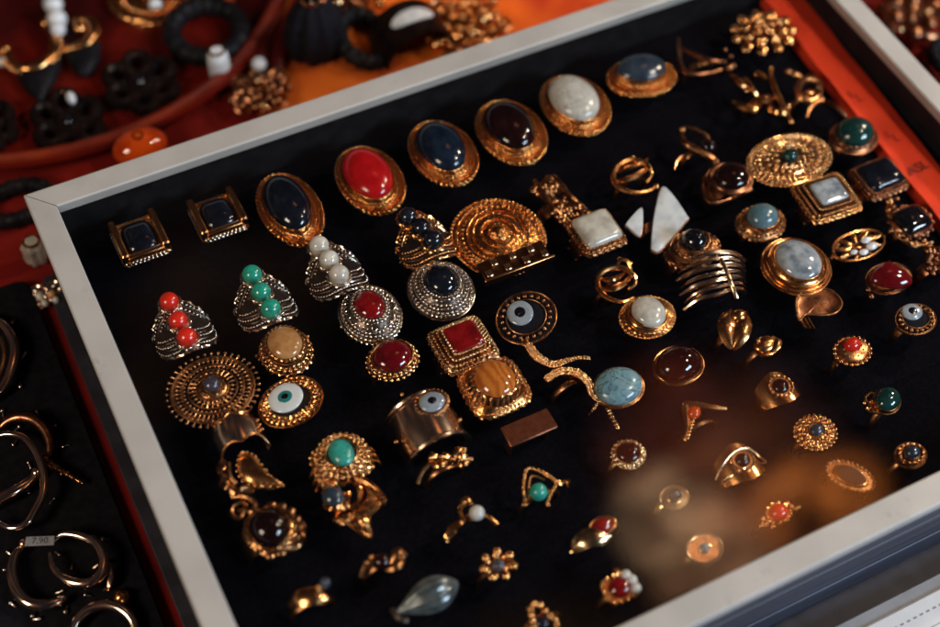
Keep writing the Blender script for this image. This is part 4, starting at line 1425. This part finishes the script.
ribs = [[(362, 480), (372, 494), (366, 508), (352, 518)], [(368, 486), (378, 500), (366, 514), (360, 526)], [(376, 494), (372, 508), (356, 516), (342, 520)], [(366, 512), (364, 522), (368, 535)], [(360, 514), (358, 524), (364, 532)], [(372, 490), (382, 500), (372, 508)]]
for p in ribs:
    P = r.path(p, 6, 9); n = len(P) - 1
    m.tube(P, [3.0 * (.35 + .65 * sin(pi * i / n)) for i in range(n + 1)], 8)
m.tube(r.path([(349, 482), (334, 483), (327, 492), (328, 504), (338, 509), (346, 502), (346, 494)], 7, 10), 2.2, 10, twist=.8)
for i in range(7):
    m.sphere(r.q(378 - 6 * i, 500 + 4 * i, 9), 1.6)
g = MB(); g.sphere(r.q(333, 497, 10), 5.6, (1, 1.1, .8), 18, 12); g.build("stone", "slate_blue", r.o)
r.done()
r = Ring("thin gold vine band ring with tiny leaf bow", 444, 466, 5)
m = r.mb("vine", "gold")
m.tube(r.path([(418, 484), (422, 473), (430, 464), (440, 460), (450, 460), (462, 459), (472, 459)], 2, 7), 1.3, 8)
for (a, b, c_) in (((428, 462), (433, 455), (440, 457)), ((432, 467), (440, 464), (448, 462)), ((440, 460), (446, 455), (452, 458)), ((452, 461), (458, 450), (467, 449)), ((456, 464), (463, 463), (471, 460)), ((455, 458), (461, 455), (468, 456))):
    m.leaf([r.q(*a, 7), r.q(*b, 9), r.q(*c_, 7.5)], 1.9, .8)
for p in ((431, 458), (441, 457), (453, 459), (464, 451)):
    m.sphere(r.q(*p, 8.5), 1.6)
r.done()
r = Ring("thin gold band ring with single white pearl", 470, 520, 6)
m = r.mb("band", "gold")
m.tube(r.path([(447, 541), (452, 530), (462, 521), (472, 517)], 1, 5), 1.9, 8, flat=.7, twist=.5)
m.tube(r.path([(480, 514), (488, 517), (497, 525)], 4, 5), 1.5, 8)
m.tube(r.path([(464, 521), (460, 511), (465, 502), (472, 504)], 5, 8), 1.2, 8); m.leaf([r.q(462, 508, 7), r.q(466, 500, 9), r.q(472, 505, 8)], 2.2, .9); m.sphere(r.q(466, 502, 8), 1.8); m.lathe([(.6, 6), (1, 7.5), (1.05, 8.4)], 3.4, 3.2, c=tuple(r.q(475, 519, 0)))
g = MB(); g.sphere(r.q(477, 513, 9.5), 4.0, nu=20, nv=14); g.build("pearl", "pearl", r.o); r.done()
r = Ring("pear shaped beaded gold frame ring with small teal bead inside", 540, 493, 5)
fr = [(526, 505), (523, 490), (525, 474), (529, 469), (541, 472), (551, 478), (556, 484), (551, 494), (547, 504)]
P = r.path(fr, 6, 8, sub=8)
m = r.mb("frame", "gold"); m.tube(P, 1.1, 8)
for p in P[::3]:
    m.sphere(p + Vector((0, 0, .8)), 1.2, nu=8, nv=6)
m.tube(r.path([(556, 484), (563, 482), (570, 484)], 7, 6), 1.4, 8, twist=.8); m.tube(r.path([(528, 497), (529, 482), (533, 476), (545, 480)], 6, 8), .7, 8); m.sphere(r.q(524, 505, 6), 1.6); m.sphere(r.q(548, 505, 6), 1.6)
g = MB(); g.sphere(r.q(538.5, 492, 8), 4.6, nu=20, nv=14); g.build("stone", "turquoise", r.o)
r.band("old_gold", 1.4, 1.2, top=5); r.done()
r = Ring("ring with red marquise stone above a separate gold leaf band", 602, 527, 6)
r.ops(13, 8.5, [('L', [(.8, -1), (1.0, 0), (1.05, 1.4), (.98, 1.9)]), ('W', 1.03, 1.4, .7)], "gold"); r.stone(12, 7.8, 3.2, 1.6, "carnelian")
m = r.mb("leaf_band", "pale_gold"); m.leaf([r.q(571, 552, 2), r.q(581, 542, 7), r.q(596, 535, 9), r.q(611, 537, 7)], 5.0, 1.4); m.tube(r.path([(571, 552), (588, 547), (604, 544), (611, 538)], 2, 7), .8, 8); r.band("old_gold", 1.5, 1.2, top=5); r.done()
r = Ring("open gold flower ring of round beads with grey centre stone", 498, 566, 6)
m = r.mb("flower", "gold")
for i in range(7):
    a = 2 * pi * i / 7 + .3
    x, y = r.X(15.5) * cos(a), r.Y(13.5) * sin(a)
    m.sphere((x, y, 7), 2.6, nu=10, nv=8); m.tube([(x * .98, y * .98, 6), (x * .5, y * .5, 5)], .9, 6); m.leaf([(x * .4, y * .4, 6), (x * .75 - y * .12, y * .75 + x * .12, 8), (x * 1.05, y * 1.05, 6.6)], 1.6, .7)
m.lathe([(.7, 4), (1, 5), (1.05, 6.5), (.9, 6.8)], 4.6, 4.2)
r.stone(7, 6.5, 3.4, .6, "lilac"); r.band("old_gold", 1.6, 1.3); r.done()
r = Ring("gold ring with red stone and three pearls along its side", 620, 589, 6)
r.ops(17, 14, [('L', [(.8, -1.5), (1.0, -.5), (1.03, 1.2), (.94, 2.2)], 'rsq'), ('R', .98, 1.4, .8)], "gold", shape='rsq'); r.stone(12.5, 10.5, 4, 2, "carnelian")
for (x, y) in ((626, 575), (632, 580), (636, 588)):
    g = MB(); g.sphere(r.q(x, y, 10), 2.7, nu=14, nv=10); g.build("pearl", "pearl", r.o)
r.mb("setting", "gold").leaf([r.q(618, 580, 8), r.q(616, 573, 10), r.q(620, 568, 8)], 1.8, .8); r.band("old_gold", 2, 1.5); r.done()
r = Ring("gold filigree ring with small red orange stone in the amber reflection", 778, 514, 6)
r.ops(10.5, 10, [('L', [(.8, -1.5), (1.0, -.5), (1.05, 1), (.96, 1.6)]), ('R', 1.05, .6, .8)], "gold"); r.stone(9.5, 9, 4.5, 1.4, "coral_bead")
m = r.mb("filigree", "gold")
for (x, y) in ((763, 519), (766, 525), (761, 526), (769, 521), (773, 527), (791, 506), (795, 509), (798, 507), (790, 511), (787, 503)):
    m.sphere(r.q(x, y, 6.5), 1.5)
m.tube(r.path([(760, 527), (767, 516), (776, 525), (788, 512), (799, 507)], 5, 6), .8, 8); r.band("old_gold", 2, 1.5); r.done()
r = Ring("small blurred gold ring with garnet and leaf tip, left of the grey ribbed drop", 382, 562, 6)
m = r.mb("leaf_band", "old_gold"); m.tube(r.path([(362, 577), (366, 566), (376, 560), (390, 560), (398, 556)], 2, 7), 1.8, 8)
m.leaf([r.q(390, 566, 7), r.q(398, 553, 10), r.q(408, 555, 7)], 3.0, 1.0); m.leaf([r.q(384, 571, 6), r.q(396, 566, 9), r.q(405, 559, 7)], 2.2, .9); m.sphere(r.q(366, 563, 7), 1.6); m.sphere(r.q(371, 557, 7), 1.6); m.sphere(r.q(402, 557, 9), 2.0)
r.stone(9, 8, 4, .5, "garnet"); r.done()
r = Ring("small smooth gold leaf ring with one bead on its tip, lower left of pad", 310, 600, 6)
m = r.mb("leaf_band", "gold"); m.leaf([r.q(287, 607, 3), r.q(298, 599, 8), r.q(315, 596, 10), r.q(331, 601, 7)], 5.0, 1.8); m.tube(r.path([(320, 597), (318, 588), (322, 584)], 9, 12), 1.3, 8); m.sphere(r.q(319, 587, 12), 1.8)
g = MB(); g.sphere(r.q(325, 583, 13), 3.0, nu=14, nv=10); g.build("bead", "slate_blue", r.o); r.band("old_gold", 2, 1.5, top=5); r.done()
r = Ring("grey silver ribbed drop ring, blurred at the bottom edge", 425, 598, 6)
g = r.mb("ribbed_drop", "grey_shell")
e0, e1 = r.q(396, 613, 6), r.q(458, 582, 9)
ax = (e1 - e0).normalized(); sd = ax.cross(Vector((0, 0, 1))).normalized(); up = sd.cross(ax)
rows = []
for i in range(25):
    t = i / 24
    q = 8.6 * sin(pi * min(1, .02 + .96 * t ** 1.35)) ** .8
    rows.append([e0 + (e1 - e0) * t + (sd * cos(a) + up * sin(a)) * q * (1 + .045 * cos(13 * a)) for a in [2 * pi * k / 78 for k in range(78)]])
g.grid(rows, cap=(True, True))
r.mb("ribbed_drop", "silver").tube(r.path([(392, 610), (399, 619), (408, 621)], 6, 7), 1.8, 8); r.band("silver", 2, 1.5); r.done()
r = Ring("small beaded gold arch ring with dark blue stone, cut by the bottom edge", 541, 618, 6)
m = r.mb("bead_arch", "gold")
for (x, y) in ((530, 609), (534, 604), (540, 605), (531, 615), (532, 621), (545, 611), (550, 616), (555, 620), (557, 625), (533, 627)):
    m.sphere(r.q(x, y, 8), 2.1)
r.stone(8, 7, 3, 1, "ink_blue", dx=1, dy=6); r.band("old_gold", 1.6, 1.3); r.done()

# ================================================================== AROUND THE CASE
# white printed board lying in front of the case
bd = thing("price_board", "pale printed board with a dotted row, in front of the case", "board", (150, -233.5, TZ + 6))
mb = MB(); mb.box((0, 14, 4.0), (420, 30, 7.6), .6); mb.build("grey_edge", "grey_edge", bd)
mb = MB(); mb.box((0, -8.5, 5.2), (420, 60, 9.6), .8); mb.build("board", "white_board", bd)
mb = MB()
for k in range(60):
    mb.box((-150 + 4.2 * k, 14.0, 10.05), (2.2, 1.0, .14), .03)
mb.box((-20, 6.0, 10.05), (260, .5, .12), .03); mb.box((-20, 1.0, 10.05), (260, .9, .12), .03)
tag(mb.build("print", "print_ink", bd), kind="stuff")

# ---- black display pad with hoop earrings, left of the case
TX = -278.0
TRZ = -52.0
pad = MB()
rows = []
crn = 7
outl = [(TX, -420), (TX, 195 - crn), (TX - crn * .3, 195 - crn * .3), (TX - crn, 195), (-620, 195), (-620, -420)]
for k, z in ((1.0, TZ + .2), (1.0, TRZ - 1.2), (.997, TRZ - .3), (.994, TRZ)):
    cx, cy = (TX - 620) / 2, -112
    rows.append([(cx + (x - cx) * k, cy + (y - cy) * k, z) for x, y in outl])
pad.grid(rows, cap=(True, True))
tag(pad.build("earring_pad", "tray_black", sharp=30), "black padded display board full of hoop earrings left of the case", "display pad")

HG = "hoop earrings on the black pad"


class Item:
    def __init__(s, name, label, cat, px, py, z, group=None):
        s.p = W(px, py, z)
        s.z = z
        s.o = thing(name, label, cat, tuple(s.p), 0, (0, 0), group)

    def q(s, px, py, dz=0):
        return W(px, py, s.z + dz) - s.p

    def path(s, pts, z0=0, zm=None, sub=6, closed=False):
        zm = z0 if zm is None else zm
        n = len(pts) - 1
        return smooth_path([s.q(p[0], p[1], z0 + (zm - z0) * sin(pi * i / max(1, n))) for i, p in enumerate(pts)], closed, sub)


def hoop(label, px, py, pts, r0, metal, z0=3, zm=5, gap=.35, ball=None, closed=False):
    it = Item("hoop_earring", label, "earring", px, py, TRZ, HG)
    r0 *= 1.0
    P = it.path(pts, z0, zm, closed=closed)
    n = len(P) - 1
    mb = MB()
    mb.tube(P, r0 if closed else [r0 * (gap + (1 - gap) * sin(pi * i / n) ** .6) for i in range(n + 1)], 12, closed=closed)
    mb.build("hoop", metal, it.o)
    if ball:
        g = MB(); g.sphere(it.q(*ball, z0 + 1), r0 * .8 + .6); g.build("clasp", metal, it.o)
    return it


hoop("very large hoop earring cut by the left edge, highest on the black pad", -15, 357, [(-30, 322), (-12, 318), (4, 326), (14, 344), (13, 364), (4, 386), (-12, 400), (-32, 404)], 3.0, "hoop_metal", 4, 8)
hoop("thin inner hoop earring inside the very large one at the left edge", -15, 357, [(-30, 330), (-14, 328), (-1, 337), (4, 352), (1, 370), (-8, 386), (-28, 394)], 1.2, "pale_gold", 6, 9)
hoop("thick dark copper hoop earring beside the screw shaped pendant", 22, 445, [(0, 428), (8, 421), (20, 417), (34, 420), (45, 430), (50, 444), (48, 458)], 3.2, "bronze", 4, 8, .5, (46, 460))
hoop("wide bright hoop earring crossing the thick copper one", 20, 480, [(-6, 437), (8, 434), (22, 437), (33, 448), (40, 462), (44, 478), (43, 494), (34, 512), (26, 524), (10, 528), (-6, 520)], 2.3, "hoop_metal", 8, 11, .5)
hoop("thick polished tube hoop earring lying under the wide bright one", -8, 490, [(38, 474), (28, 483), (14, 492), (0, 499), (-14, 508), (-20, 522)], 3.6, "hoop_metal", 4, 7, .55, (37, 473))
hoop("round hoop earring with two wire bindings, below the small paper tag", 42, 580, [(24, 545), (15, 556), (12, 572), (17, 591), (29, 603), (46, 605), (60, 601), (66, 597)], 3.3, "hoop_metal", 4, 7, .45, (24, 544))
hoop("hoop earring interlinked at the right of the small paper tag", 75, 560, [(50, 552), (53, 566), (62, 577), (76, 583), (92, 582), (102, 572), (103, 556), (95, 543), (80, 536), (64, 534), (56, 538)], 2.9, "hoop_metal", 8, 10, .3, (92, 540))
hoop("large dark gold hoop earring at the bottom edge of the photo", 104, 630, [(72, 634), (78, 620), (90, 609), (106, 605), (121, 609), (132, 620), (136, 636)], 3.0, "hoop_metal", 4, 7, .6)
it = Item("pendant_earring", "dark gold twisted screw pendant earring pointing right from the copper hoop", "earring", 66, 473, TRZ, HG)
mb = MB()
P = it.path([(46, 461), (54, 466), (62, 471), (72, 477), (84, 484)], 4, 6, 8)
n = len(P) - 1
mb.tube(P, [2.3 * (1 - .6 * i / n) * (1 + .3 * sin(i * 1.6)) for i in range(n + 1)], 10)
for (x, y) in ((52, 468), (58, 467), (62, 474), (68, 473)):
    mb.sphere(it.q(x, y, 6), 1.5)
mb.build("screw", "old_gold", it.o)
g = MB(); g.tube(it.path([(44, 456), (47, 461), (50, 464)], 5), .7, 6); g.build("hook", "old_gold", it.o)
it = Item("wire_bundle_earring", "bundle of small gold wire loops at the end of the interlinked hoop", "earring", 104, 575, TRZ, HG)
for k in range(4):
    g = MB(); g.tube(it.path([(94 + 2 * k, 568 - 2 * k), (102 + 2 * k, 563), (109 + k, 570 + 2 * k), (109, 580 + 2 * k), (107 - k, 590)], 3, 7), 1.0, 8); g.build("loop", "polished", it.o)
it = Item("stud_earring", "single rough gold stud earring lying right of the wire bundle", "earring", 122, 597, TRZ, HG)
g = MB(); g.leaf([it.q(116, 590, 3), it.q(121, 596, 6), it.q(127, 604, 3)], 4, 2); g.sphere(it.q(124, 601, 5), 2.6); g.build("nugget", "gold", it.o)
random.seed(21)
for i, (x, y) in enumerate(((13, 324), (26, 355), (21, 388), (37, 413), (56, 427), (64, 448), (55, 500), (29, 464), (30, 494), (5, 571), (11, 604), (70, 582), (63, 592), (86, 596), (66, 613), (33, 617), (40, 620), (60, 556), (72, 570), (8, 553), (15, 552), (103, 540), (3, 412), (20, 428), (14, 446))):
    it = Item("pin", "tiny silvery pin head stuck in the black pad between the hoop earrings", "pin", x, y, TRZ, "pin heads in the black pad")
    mb = MB()
    a = random.uniform(0, 6)
    mb.sphere((0, 0, 1.5), random.uniform(.9, 1.5), (1.0, 1.0, .9), 8, 6)
    mb.tube([(0, 0, 1.5), (2.4 * cos(a), 2.4 * sin(a), 1.2), (3.6 * cos(a), 3.6 * sin(a), .6)], .5, 6)
    mb.build("pin_head", "silver", it.o)
it = Item("price_tag", "small grey paper tag with printed price between the hoop earrings", "price tag", 40, 541, TRZ + 12)
RM = Matrix.Rotation(RAD(22), 3, 'Z')
a_, b_ = it.q(26, 542), it.q(55, 541)
an = math.atan2(b_.y - a_.y, b_.x - a_.x)
g = MB(); g.box((0, 0, 0), ((b_ - a_).length, 5.2, .5), .1, Matrix.Rotation(an, 3, 'Z')); g.build("paper", "tag_paper", it.o)
flat = flat_text("7,90", "writing", 40, 541, TRZ + 12.35, 5.0, math.degrees(an), "tag_ink", it.o)
flat.location = Vector((0, 0, .34)) * U
g = MB(); g.tube([it.q(55, 541), it.q(60, 537, -1), it.q(66, 535, -3)], .3, 6); g.build("thread", "tag_paper", it.o)

# ---- round red lacquer dish with ornaments behind the case
dish = thing("lacquer_dish", "large round red lacquered dish behind the case, holding ornaments", "dish", (-202, 461, TZ))
mb = MB()
mb.lathe([(.05, 2.5), (.90, 3.5), (.93, 4.5), (.955, 11.0), (.975, 13.0), (1.0, 12.4), (1.005, 10.0), (.95, .6), (.3, .4), (.05, .4)], 192, 192, n=128)
mb.build("dish", "lacquer", dish)
mb = MB(); mb.wire(186.5, 186.5, 11.6, 4.2); mb.build("rim", "copper_rim", dish)
DZ = TZ + 4.0


def ornament(name, label, cat, px, py, z=DZ, group=None):
    return Item(name, label, cat, px, py, z, group)


def crescent(label, pts, cone, teeth, px, py):
    it = ornament("horn_earring", label, "earring", px, py, DZ, "horn earrings with gold crescents")
    P = it.path(pts, 5, 7, 7)
    n = len(P) - 1
    mb = MB()
    mb.tube(P, [4.4 * (.55 + .45 * sin(pi * i / n)) for i in range(n + 1)], 10)
    ce = sum(P, Vector()) / len(P)
    if teeth:
        for p in P[2::2]:
            d = (p - ce).normalized()
            mb.sphere(p + d * 4.2, 1.9, nu=8, nv=6)
    mb.sphere(P[-1], 4.6); mb.sphere(P[0], 3.6)
    mb.build("crescent", "gold", it.o)
    g = MB()
    Pc = [it.q(x, y, 4) for x, y in cone]
    Q = smooth_path(Pc, True, 5)
    c2 = sum(Q, Vector()) / len(Q)
    g.grid([[c2 + (p - c2) * k + Vector((0, 0, z)) for p in Q] for k, z in ((.9, -3.5), (1, -2), (1, 1), (.8, 4), (.4, 5.6), (.03, 6))], cap=(True, True))
    g.build("horn", "horn", it.o)
    return it


crescent("horn earring with toothed gold crescent at the far left of the dish", [(6, 50), (12, 62), (24, 69), (40, 66), (52, 56), (55, 42), (50, 30), (46, 24)], ((16, 72), (30, 74), (48, 68), (60, 58), (58, 74), (50, 90), (42, 101), (30, 94), (21, 84)), True, 32, 62)
crescent("horn earring with smooth gold crescent under the round gold brooch", [(68, 50), (78, 47), (88, 43), (94, 34), (92, 24), (85, 20), (77, 23), (80, 29)], ((66, 54), (80, 52), (94, 44), (100, 42), (100, 56), (94, 70), (84, 76), (74, 70)), False, 82, 45)
it = ornament("pearl_clip", "clip of two stacked white pearls standing beside the toothed crescent", "clip", 57, 16, DZ)
for (x, y, q) in ((53, 4, 7.0), (57, 19, 7.0), (58, 29, 5.4)):
    g = MB(); g.sphere(it.q(x, y, 12), q, nu=18, nv=12); g.build("pearl", "shell", it.o)
g = MB(); g.tube(it.path([(52, 0), (56, 16), (59, 32), (55, 40)], 3, 4), 2.2, 8); g.build("clip", "gold", it.o)
it = ornament("round_brooch", "large round gold brooch with ribbed rim and pale centre stone", "brooch", 151, -3, DZ)
v = PR(it.p)
r1 = 42 / ((PR(it.p + Vector((1, 0, 0)))[0] - v[0]).length)
mb = MB(); mb.lathe([(.9, -2), (1, -1), (1.0, 2), (.93, 4.5), (.82, 5), (.76, 3.6), (.62, 3.2), (.56, 4.4), (.45, 4.6), (.4, 3.4), (.26, 3.6), (.22, 6), (.05, 6.6)], r1, r1, n=72)
mb.rope(r1 * .98, r1 * .98, 2.4, 1.3); mb.beads(r1 * .69, r1 * .69, 4, 2.0); mb.build("disc", "gold", it.o)
g = MB(); g.dome(r1 * .19, r1 * .19, 5, 6); g.build("stone", "howlite", it.o)
g = MB(); g.dome(r1 * .16, r1 * .12, 5, 5.5, c=(-1, -r1 * .48, 0)); g.build("pearl", "shell", it.o)  # white dome set on the disc in place of a highlight


def openwork(label, px, py, rx, ry, petals, mtl="dark_wood", z=DZ, light=None):
    it = ornament("flower_brooch", label, "brooch", px, py, z, "dark openwork flower brooches")
    v = PR(it.p)[0]
    A = rx / (PR(it.p + Vector((1, 0, 0)))[0] - v).length
    B = ry / (PR(it.p + Vector((0, 1, 0)))[0] - v).length
    mb = MB()
    for i in range(petals):
        a = 2 * pi * i / petals + .3
        c = (A * .66 * cos(a), B * .66 * sin(a))
        mb.tube([(c[0] + A * .30 * cos(t * pi / 9), c[1] + B * .30 * sin(t * pi / 9), 4 + 1.5 * cos(t * pi / 9 - a)) for t in range(18)], 4.0, 8, closed=True, flat=1.2)
        mb.tube([(A * .12 * cos(a), B * .12 * sin(a), 5), (A * .4 * cos(a), B * .4 * sin(a), 5)], 2.4, 8)
    mb.wire(A * .24, B * .24, 5.5, 3.4)
    mb.build("petal_frame", mtl, it.o)
    for i in range(petals):
        a = 2 * pi * i / petals + .3
        g = MB(); g.sphere((A * .90 * cos(a), B * .90 * sin(a), 7.5), 1.9, nu=10, nv=8); g.build("stud", "old_gold", it.o)  # gold beads added to give the dark petals glints
    g = MB(); g.dome(A * .17, B * .17, 5, 5); g.build("centre", "onyx", it.o)
    if light:
        g = MB(); g.sphere(it.q(*light, 12), 4.0, (.8, 1.3, 1), 14, 10); g.build("pearl", "shell", it.o)  # white bead stands in for a highlight on the brooch
    return it


openwork("dark openwork flower brooch in the middle of the dish", 142, 88, 37, 30, 6)
openwork("dark openwork flower brooch with a white bead as highlight near the dish's front rim", 70, 128, 36, 32, 6, light=(71, 98))
openwork("dark openwork flower brooch half out of the photo at the left edge", -8, 128, 24, 26, 6)


def bangle(label, px, py, rx, ry, rad, material, z=DZ, tiltv=(0, 0), group="dark bangles behind the case"):
    it = ornament("bangle", label, "bangle", px, py, z, group)
    v = PR(it.p)[0]
    A = rx / (PR(it.p + Vector((1, 0, 0)))[0] - v).length
    B = ry / (PR(it.p + Vector((0, 1, 0)))[0] - v).length
    mb = MB()
    mb.tube([(A * cos(t * pi / 32), B * sin(t * pi / 32), rad) for t in range(64)], [rad * (1 + .12 * sin(t * 1.7)) for t in range(64)], 12, closed=True, flat=1.1)
    o = mb.build("hoop", material, it.o)
    it.o.rotation_euler = (RAD(tiltv[0]), RAD(tiltv[1]), 0)
    return it


bangle("thick black bangle lying flat on the right half of the dish", 208, 38, 34, 27, 6.5, "horn")
it = ornament("cream_bead", "large cream white barrel bead standing next to the black bangle", "bead", 221, 78, DZ)
g = MB(); g.lathe([(.5, 0), (.85, 1), (1, 6), (1, 18), (.85, 24), (.55, 26), (.2, 26)], 7.5, 7.0, n=28); g.build("bead", "shell", it.o)
g = MB(); g.wire(6.2, 5.8, 1.4, 1.2); g.wire(5.0, 4.6, 25.5, 1.0); g.build("cap", "gold", it.o)
it = Item("amber_bead", "large orange amber bead lying against the back of the case near the dish rim", "bead", 143, 158, TZ)
g = MB(); g.sphere((0, 0, 11), 15, (1.2, .85, .75), 28, 18); g.build("bead", "amber", it.o)
g = MB(); g.wire(3, 3, 21.6, .9); g.build("cap", "gold", it.o)
for (x, y, lab) in ((4, 66, "tiny pale round bead at the left edge next to the toothed crescent"), (10, 118, "small dark red bead at the left edge below the horn earrings")):
    it = ornament("small_bead", lab, "bead", x, y, DZ, "small loose beads")
    g = MB(); g.sphere((0, 0, 4), 4, nu=14, nv=10); g.build("bead", "opal" if y < 100 else "ruby", it.o)
    g = MB(); g.wire(1.4, 1.4, 7.6, .6); g.build("cap", "gold", it.o)

# ---- behind the case, right of the dish
scarf = MB()
rows = []
for j in range(41):
    row = []
    for i in range(61):
        x = -110 + 560 * i / 60
        y = 212 + 420 * j / 40
        row.append((x + 8 * sin(y * .03), y + 6 * sin(x * .05), TZ + 2.4 + 1.6 * sin(x * .045 + .8 * sin(y * .03)) * cos(y * .05)))
    rows.append(row)
scarf.grid(rows, closed_u=False)
so = tag(scarf.build("orange_cloth", "orange_cloth"), "orange and red patterned cloth laid on the table behind the case", "cloth", kind=None)
SZ = TZ + 4


def cluster(name, label, cat, px, py, spread, n, size, metal, seed, lights=(), z=SZ, group=None):
    """heap of small links: a tangled bracelet of beads and rings"""
    it = Item(name, label, cat, px, py, z, group)
    random.seed(seed)
    mb = MB()
    th0 = random.uniform(0, 6)
    P = []
    for k in range(n):
        a = th0 + k * 2.4
        q = spread * math.sqrt((k + .5) / n)
        P.append((q * cos(a) * 1.2, q * sin(a), size * (1 + random.random())))
        mb.sphere(P[-1], size * random.uniform(.7, 1.1), (1, 1, .85), 10, 8)
        if k % 2 == 0:
            rr = size * random.uniform(1.1, 1.7); tx = random.uniform(-.6, .6)
            mb.tube([(P[-1][0] + rr * cos(t * pi / 8), P[-1][1] + rr * sin(t * pi / 8), P[-1][2] + rr * tx * sin(t * pi / 8)) for t in range(16)], size * .28, 6, closed=True)
    mb.build("links", metal, it.o)
    for (x, y, q, m2) in lights:
        g = MB(); g.sphere(it.q(x, y, size * 2.4), q, nu=16, nv=10); g.build("bead", m2, it.o)
    return it


cluster("tangled_bracelet", "tangled dark bead bracelet with one white pearl touching the back rail", "bracelet", 262, 98, 17, 20, 4.2, "bronze", 4, ((259, 64, 5.2, "shell"), (258, 81, 3.0, "pale_gold"), (263, 106, 3.0, "pale_gold")), SZ, "tangled bracelets behind the case")  # pale gold beads stand in for two blurred glints
for k, (x, y) in enumerate(((268, 20), (286, 14))):
    it = Item("leather_strap", ["dark red leather strap, left of the two beside the black pouch", "dark red leather strap, right of the two beside the black pouch"][k], "strap", x, y, SZ, "leather straps behind the case")
    P = it.path([(x + 18, -18), (x + 10, 4), (x - 2, 30), (x - 8, 56), (x - 14, 74)], 3, 8)
    g = MB(); g.tube(P, 4.5, 10, flat=.45); g.build("strap", "lacquer", it.o)
    g = MB(); g.sphere(P[-1], 4.0); g.build("clasp", "old_gold", it.o)
it = Item("black_pouch", "round black velvet pouch standing behind the case", "pouch", 316, 52, SZ)
v = PR(it.p)[0]
A = 27 / (PR(it.p + Vector((1, 0, 0)))[0] - v).length
g = MB(); g.lathe([(.55, 0), (.85, 1), (1.0, 8), (1.02, 20), (.9, 34), (.62, 44), (.42, 48), (.40, 52), (.5, 57), (.46, 58), (.05, 52)], A, A * .85, 'f9', 64); g.build("pouch", "tray_black", it.o)
g = MB(); g.rope(A * .43, A * .36, 50, 1.8); g.build("drawstring", "bronze", it.o)
bangle("dark bangle standing right of the black pouch", 362, 44, 22, 24, 6.0, "horn", SZ, (8, 6))
it = Item("cuff_bracelet", "dark wide cuff bracelet with its top highlight built as a white strip", "bracelet", 412, 45, SZ)
g = MB(); g.band(27, 27, lambda u: 17, 2.2, 88, 48, .5); g.build("cuff", "dark_wood", it.o)
g = MB(); g.band(28.2, 28.4, lambda u: 5.5 * (1 - u * u) ** .5 + .6, .8, 34, 30, .5); g.build("highlight_strip", "shell", it.o)  # white strip laid on top as the cuff's highlight
g = MB(); g.sphere((26, -12, 6), 5.4); g.sphere((18, -15, 10), 3.6); g.build("stud", "gold", it.o)
cluster("tangled_bracelet", "tangled grey brown metal bracelet with gold beads, right of the cuff", "bracelet", 462, 30, 26, 34, 4.6, "old_gold", 8, ((486, 20, 6.0, "pale_gold"), (437, 45, 5.0, "gold"), (474, 34, 4.2, "pale_gold")), SZ, "tangled bracelets behind the case")
cluster("tangled_bracelet", "heap of small dark links at the top edge above the pouch", "bracelet", 352, 0, 16, 18, 4.2, "bronze", 15, ((338, 2, 4.4, "pale_gold"), (380, 4, 4.0, "gold")), SZ, "tangled bracelets behind the case")
cluster("tangled_bracelet", "dark round bead bracelet in the upper right corner outside the case", "bracelet", 912, 22, 22, 14, 7.0, "bronze", 12, ((900, 30, 3.0, "pale_gold"), (926, 12, 3.0, "gold")), SZ, "tangled bracelets behind the case")
bangle("dark bangle right of the case at the photo's right edge", 950, 62, 16, 18, 5, "horn", SZ)

# ---- beside the left corner of the case
it = Item("shell_bead", "cream coloured carved bead beside the case's left corner", "bead", 38, 260, TZ)
g = MB(); g.lathe([(.4, 0), (.9, 1), (1, 6), (.9, 12), (1.0, 15), (.7, 19), (.1, 20)], 7, 6, 'f6', 40); g.build("bead", "ivory", it.o)
g = MB(); g.wire(4.5, 4.2, 18.6, 1); g.build("cap", "gold", it.o)
cluster("crystal_brooch", "small sparkling brooch of pale crystals wedged between pad and case", "brooch", 47, 299, 8.0, 20, 2.3, "hoop_metal", 6, ((40, 296, 2.6, "pearl"), (52, 294, 2.8, "honey"), (45, 303, 2.4, "opal"), (56, 300, 2.2, "pearl")), TZ)
bangle("dark bangle in place of the dish shadow on the cloth left of the case corner", 18, 208, 34, 16, 5.0, "horn", TZ)  # dark ring put where the dish's shadow falls
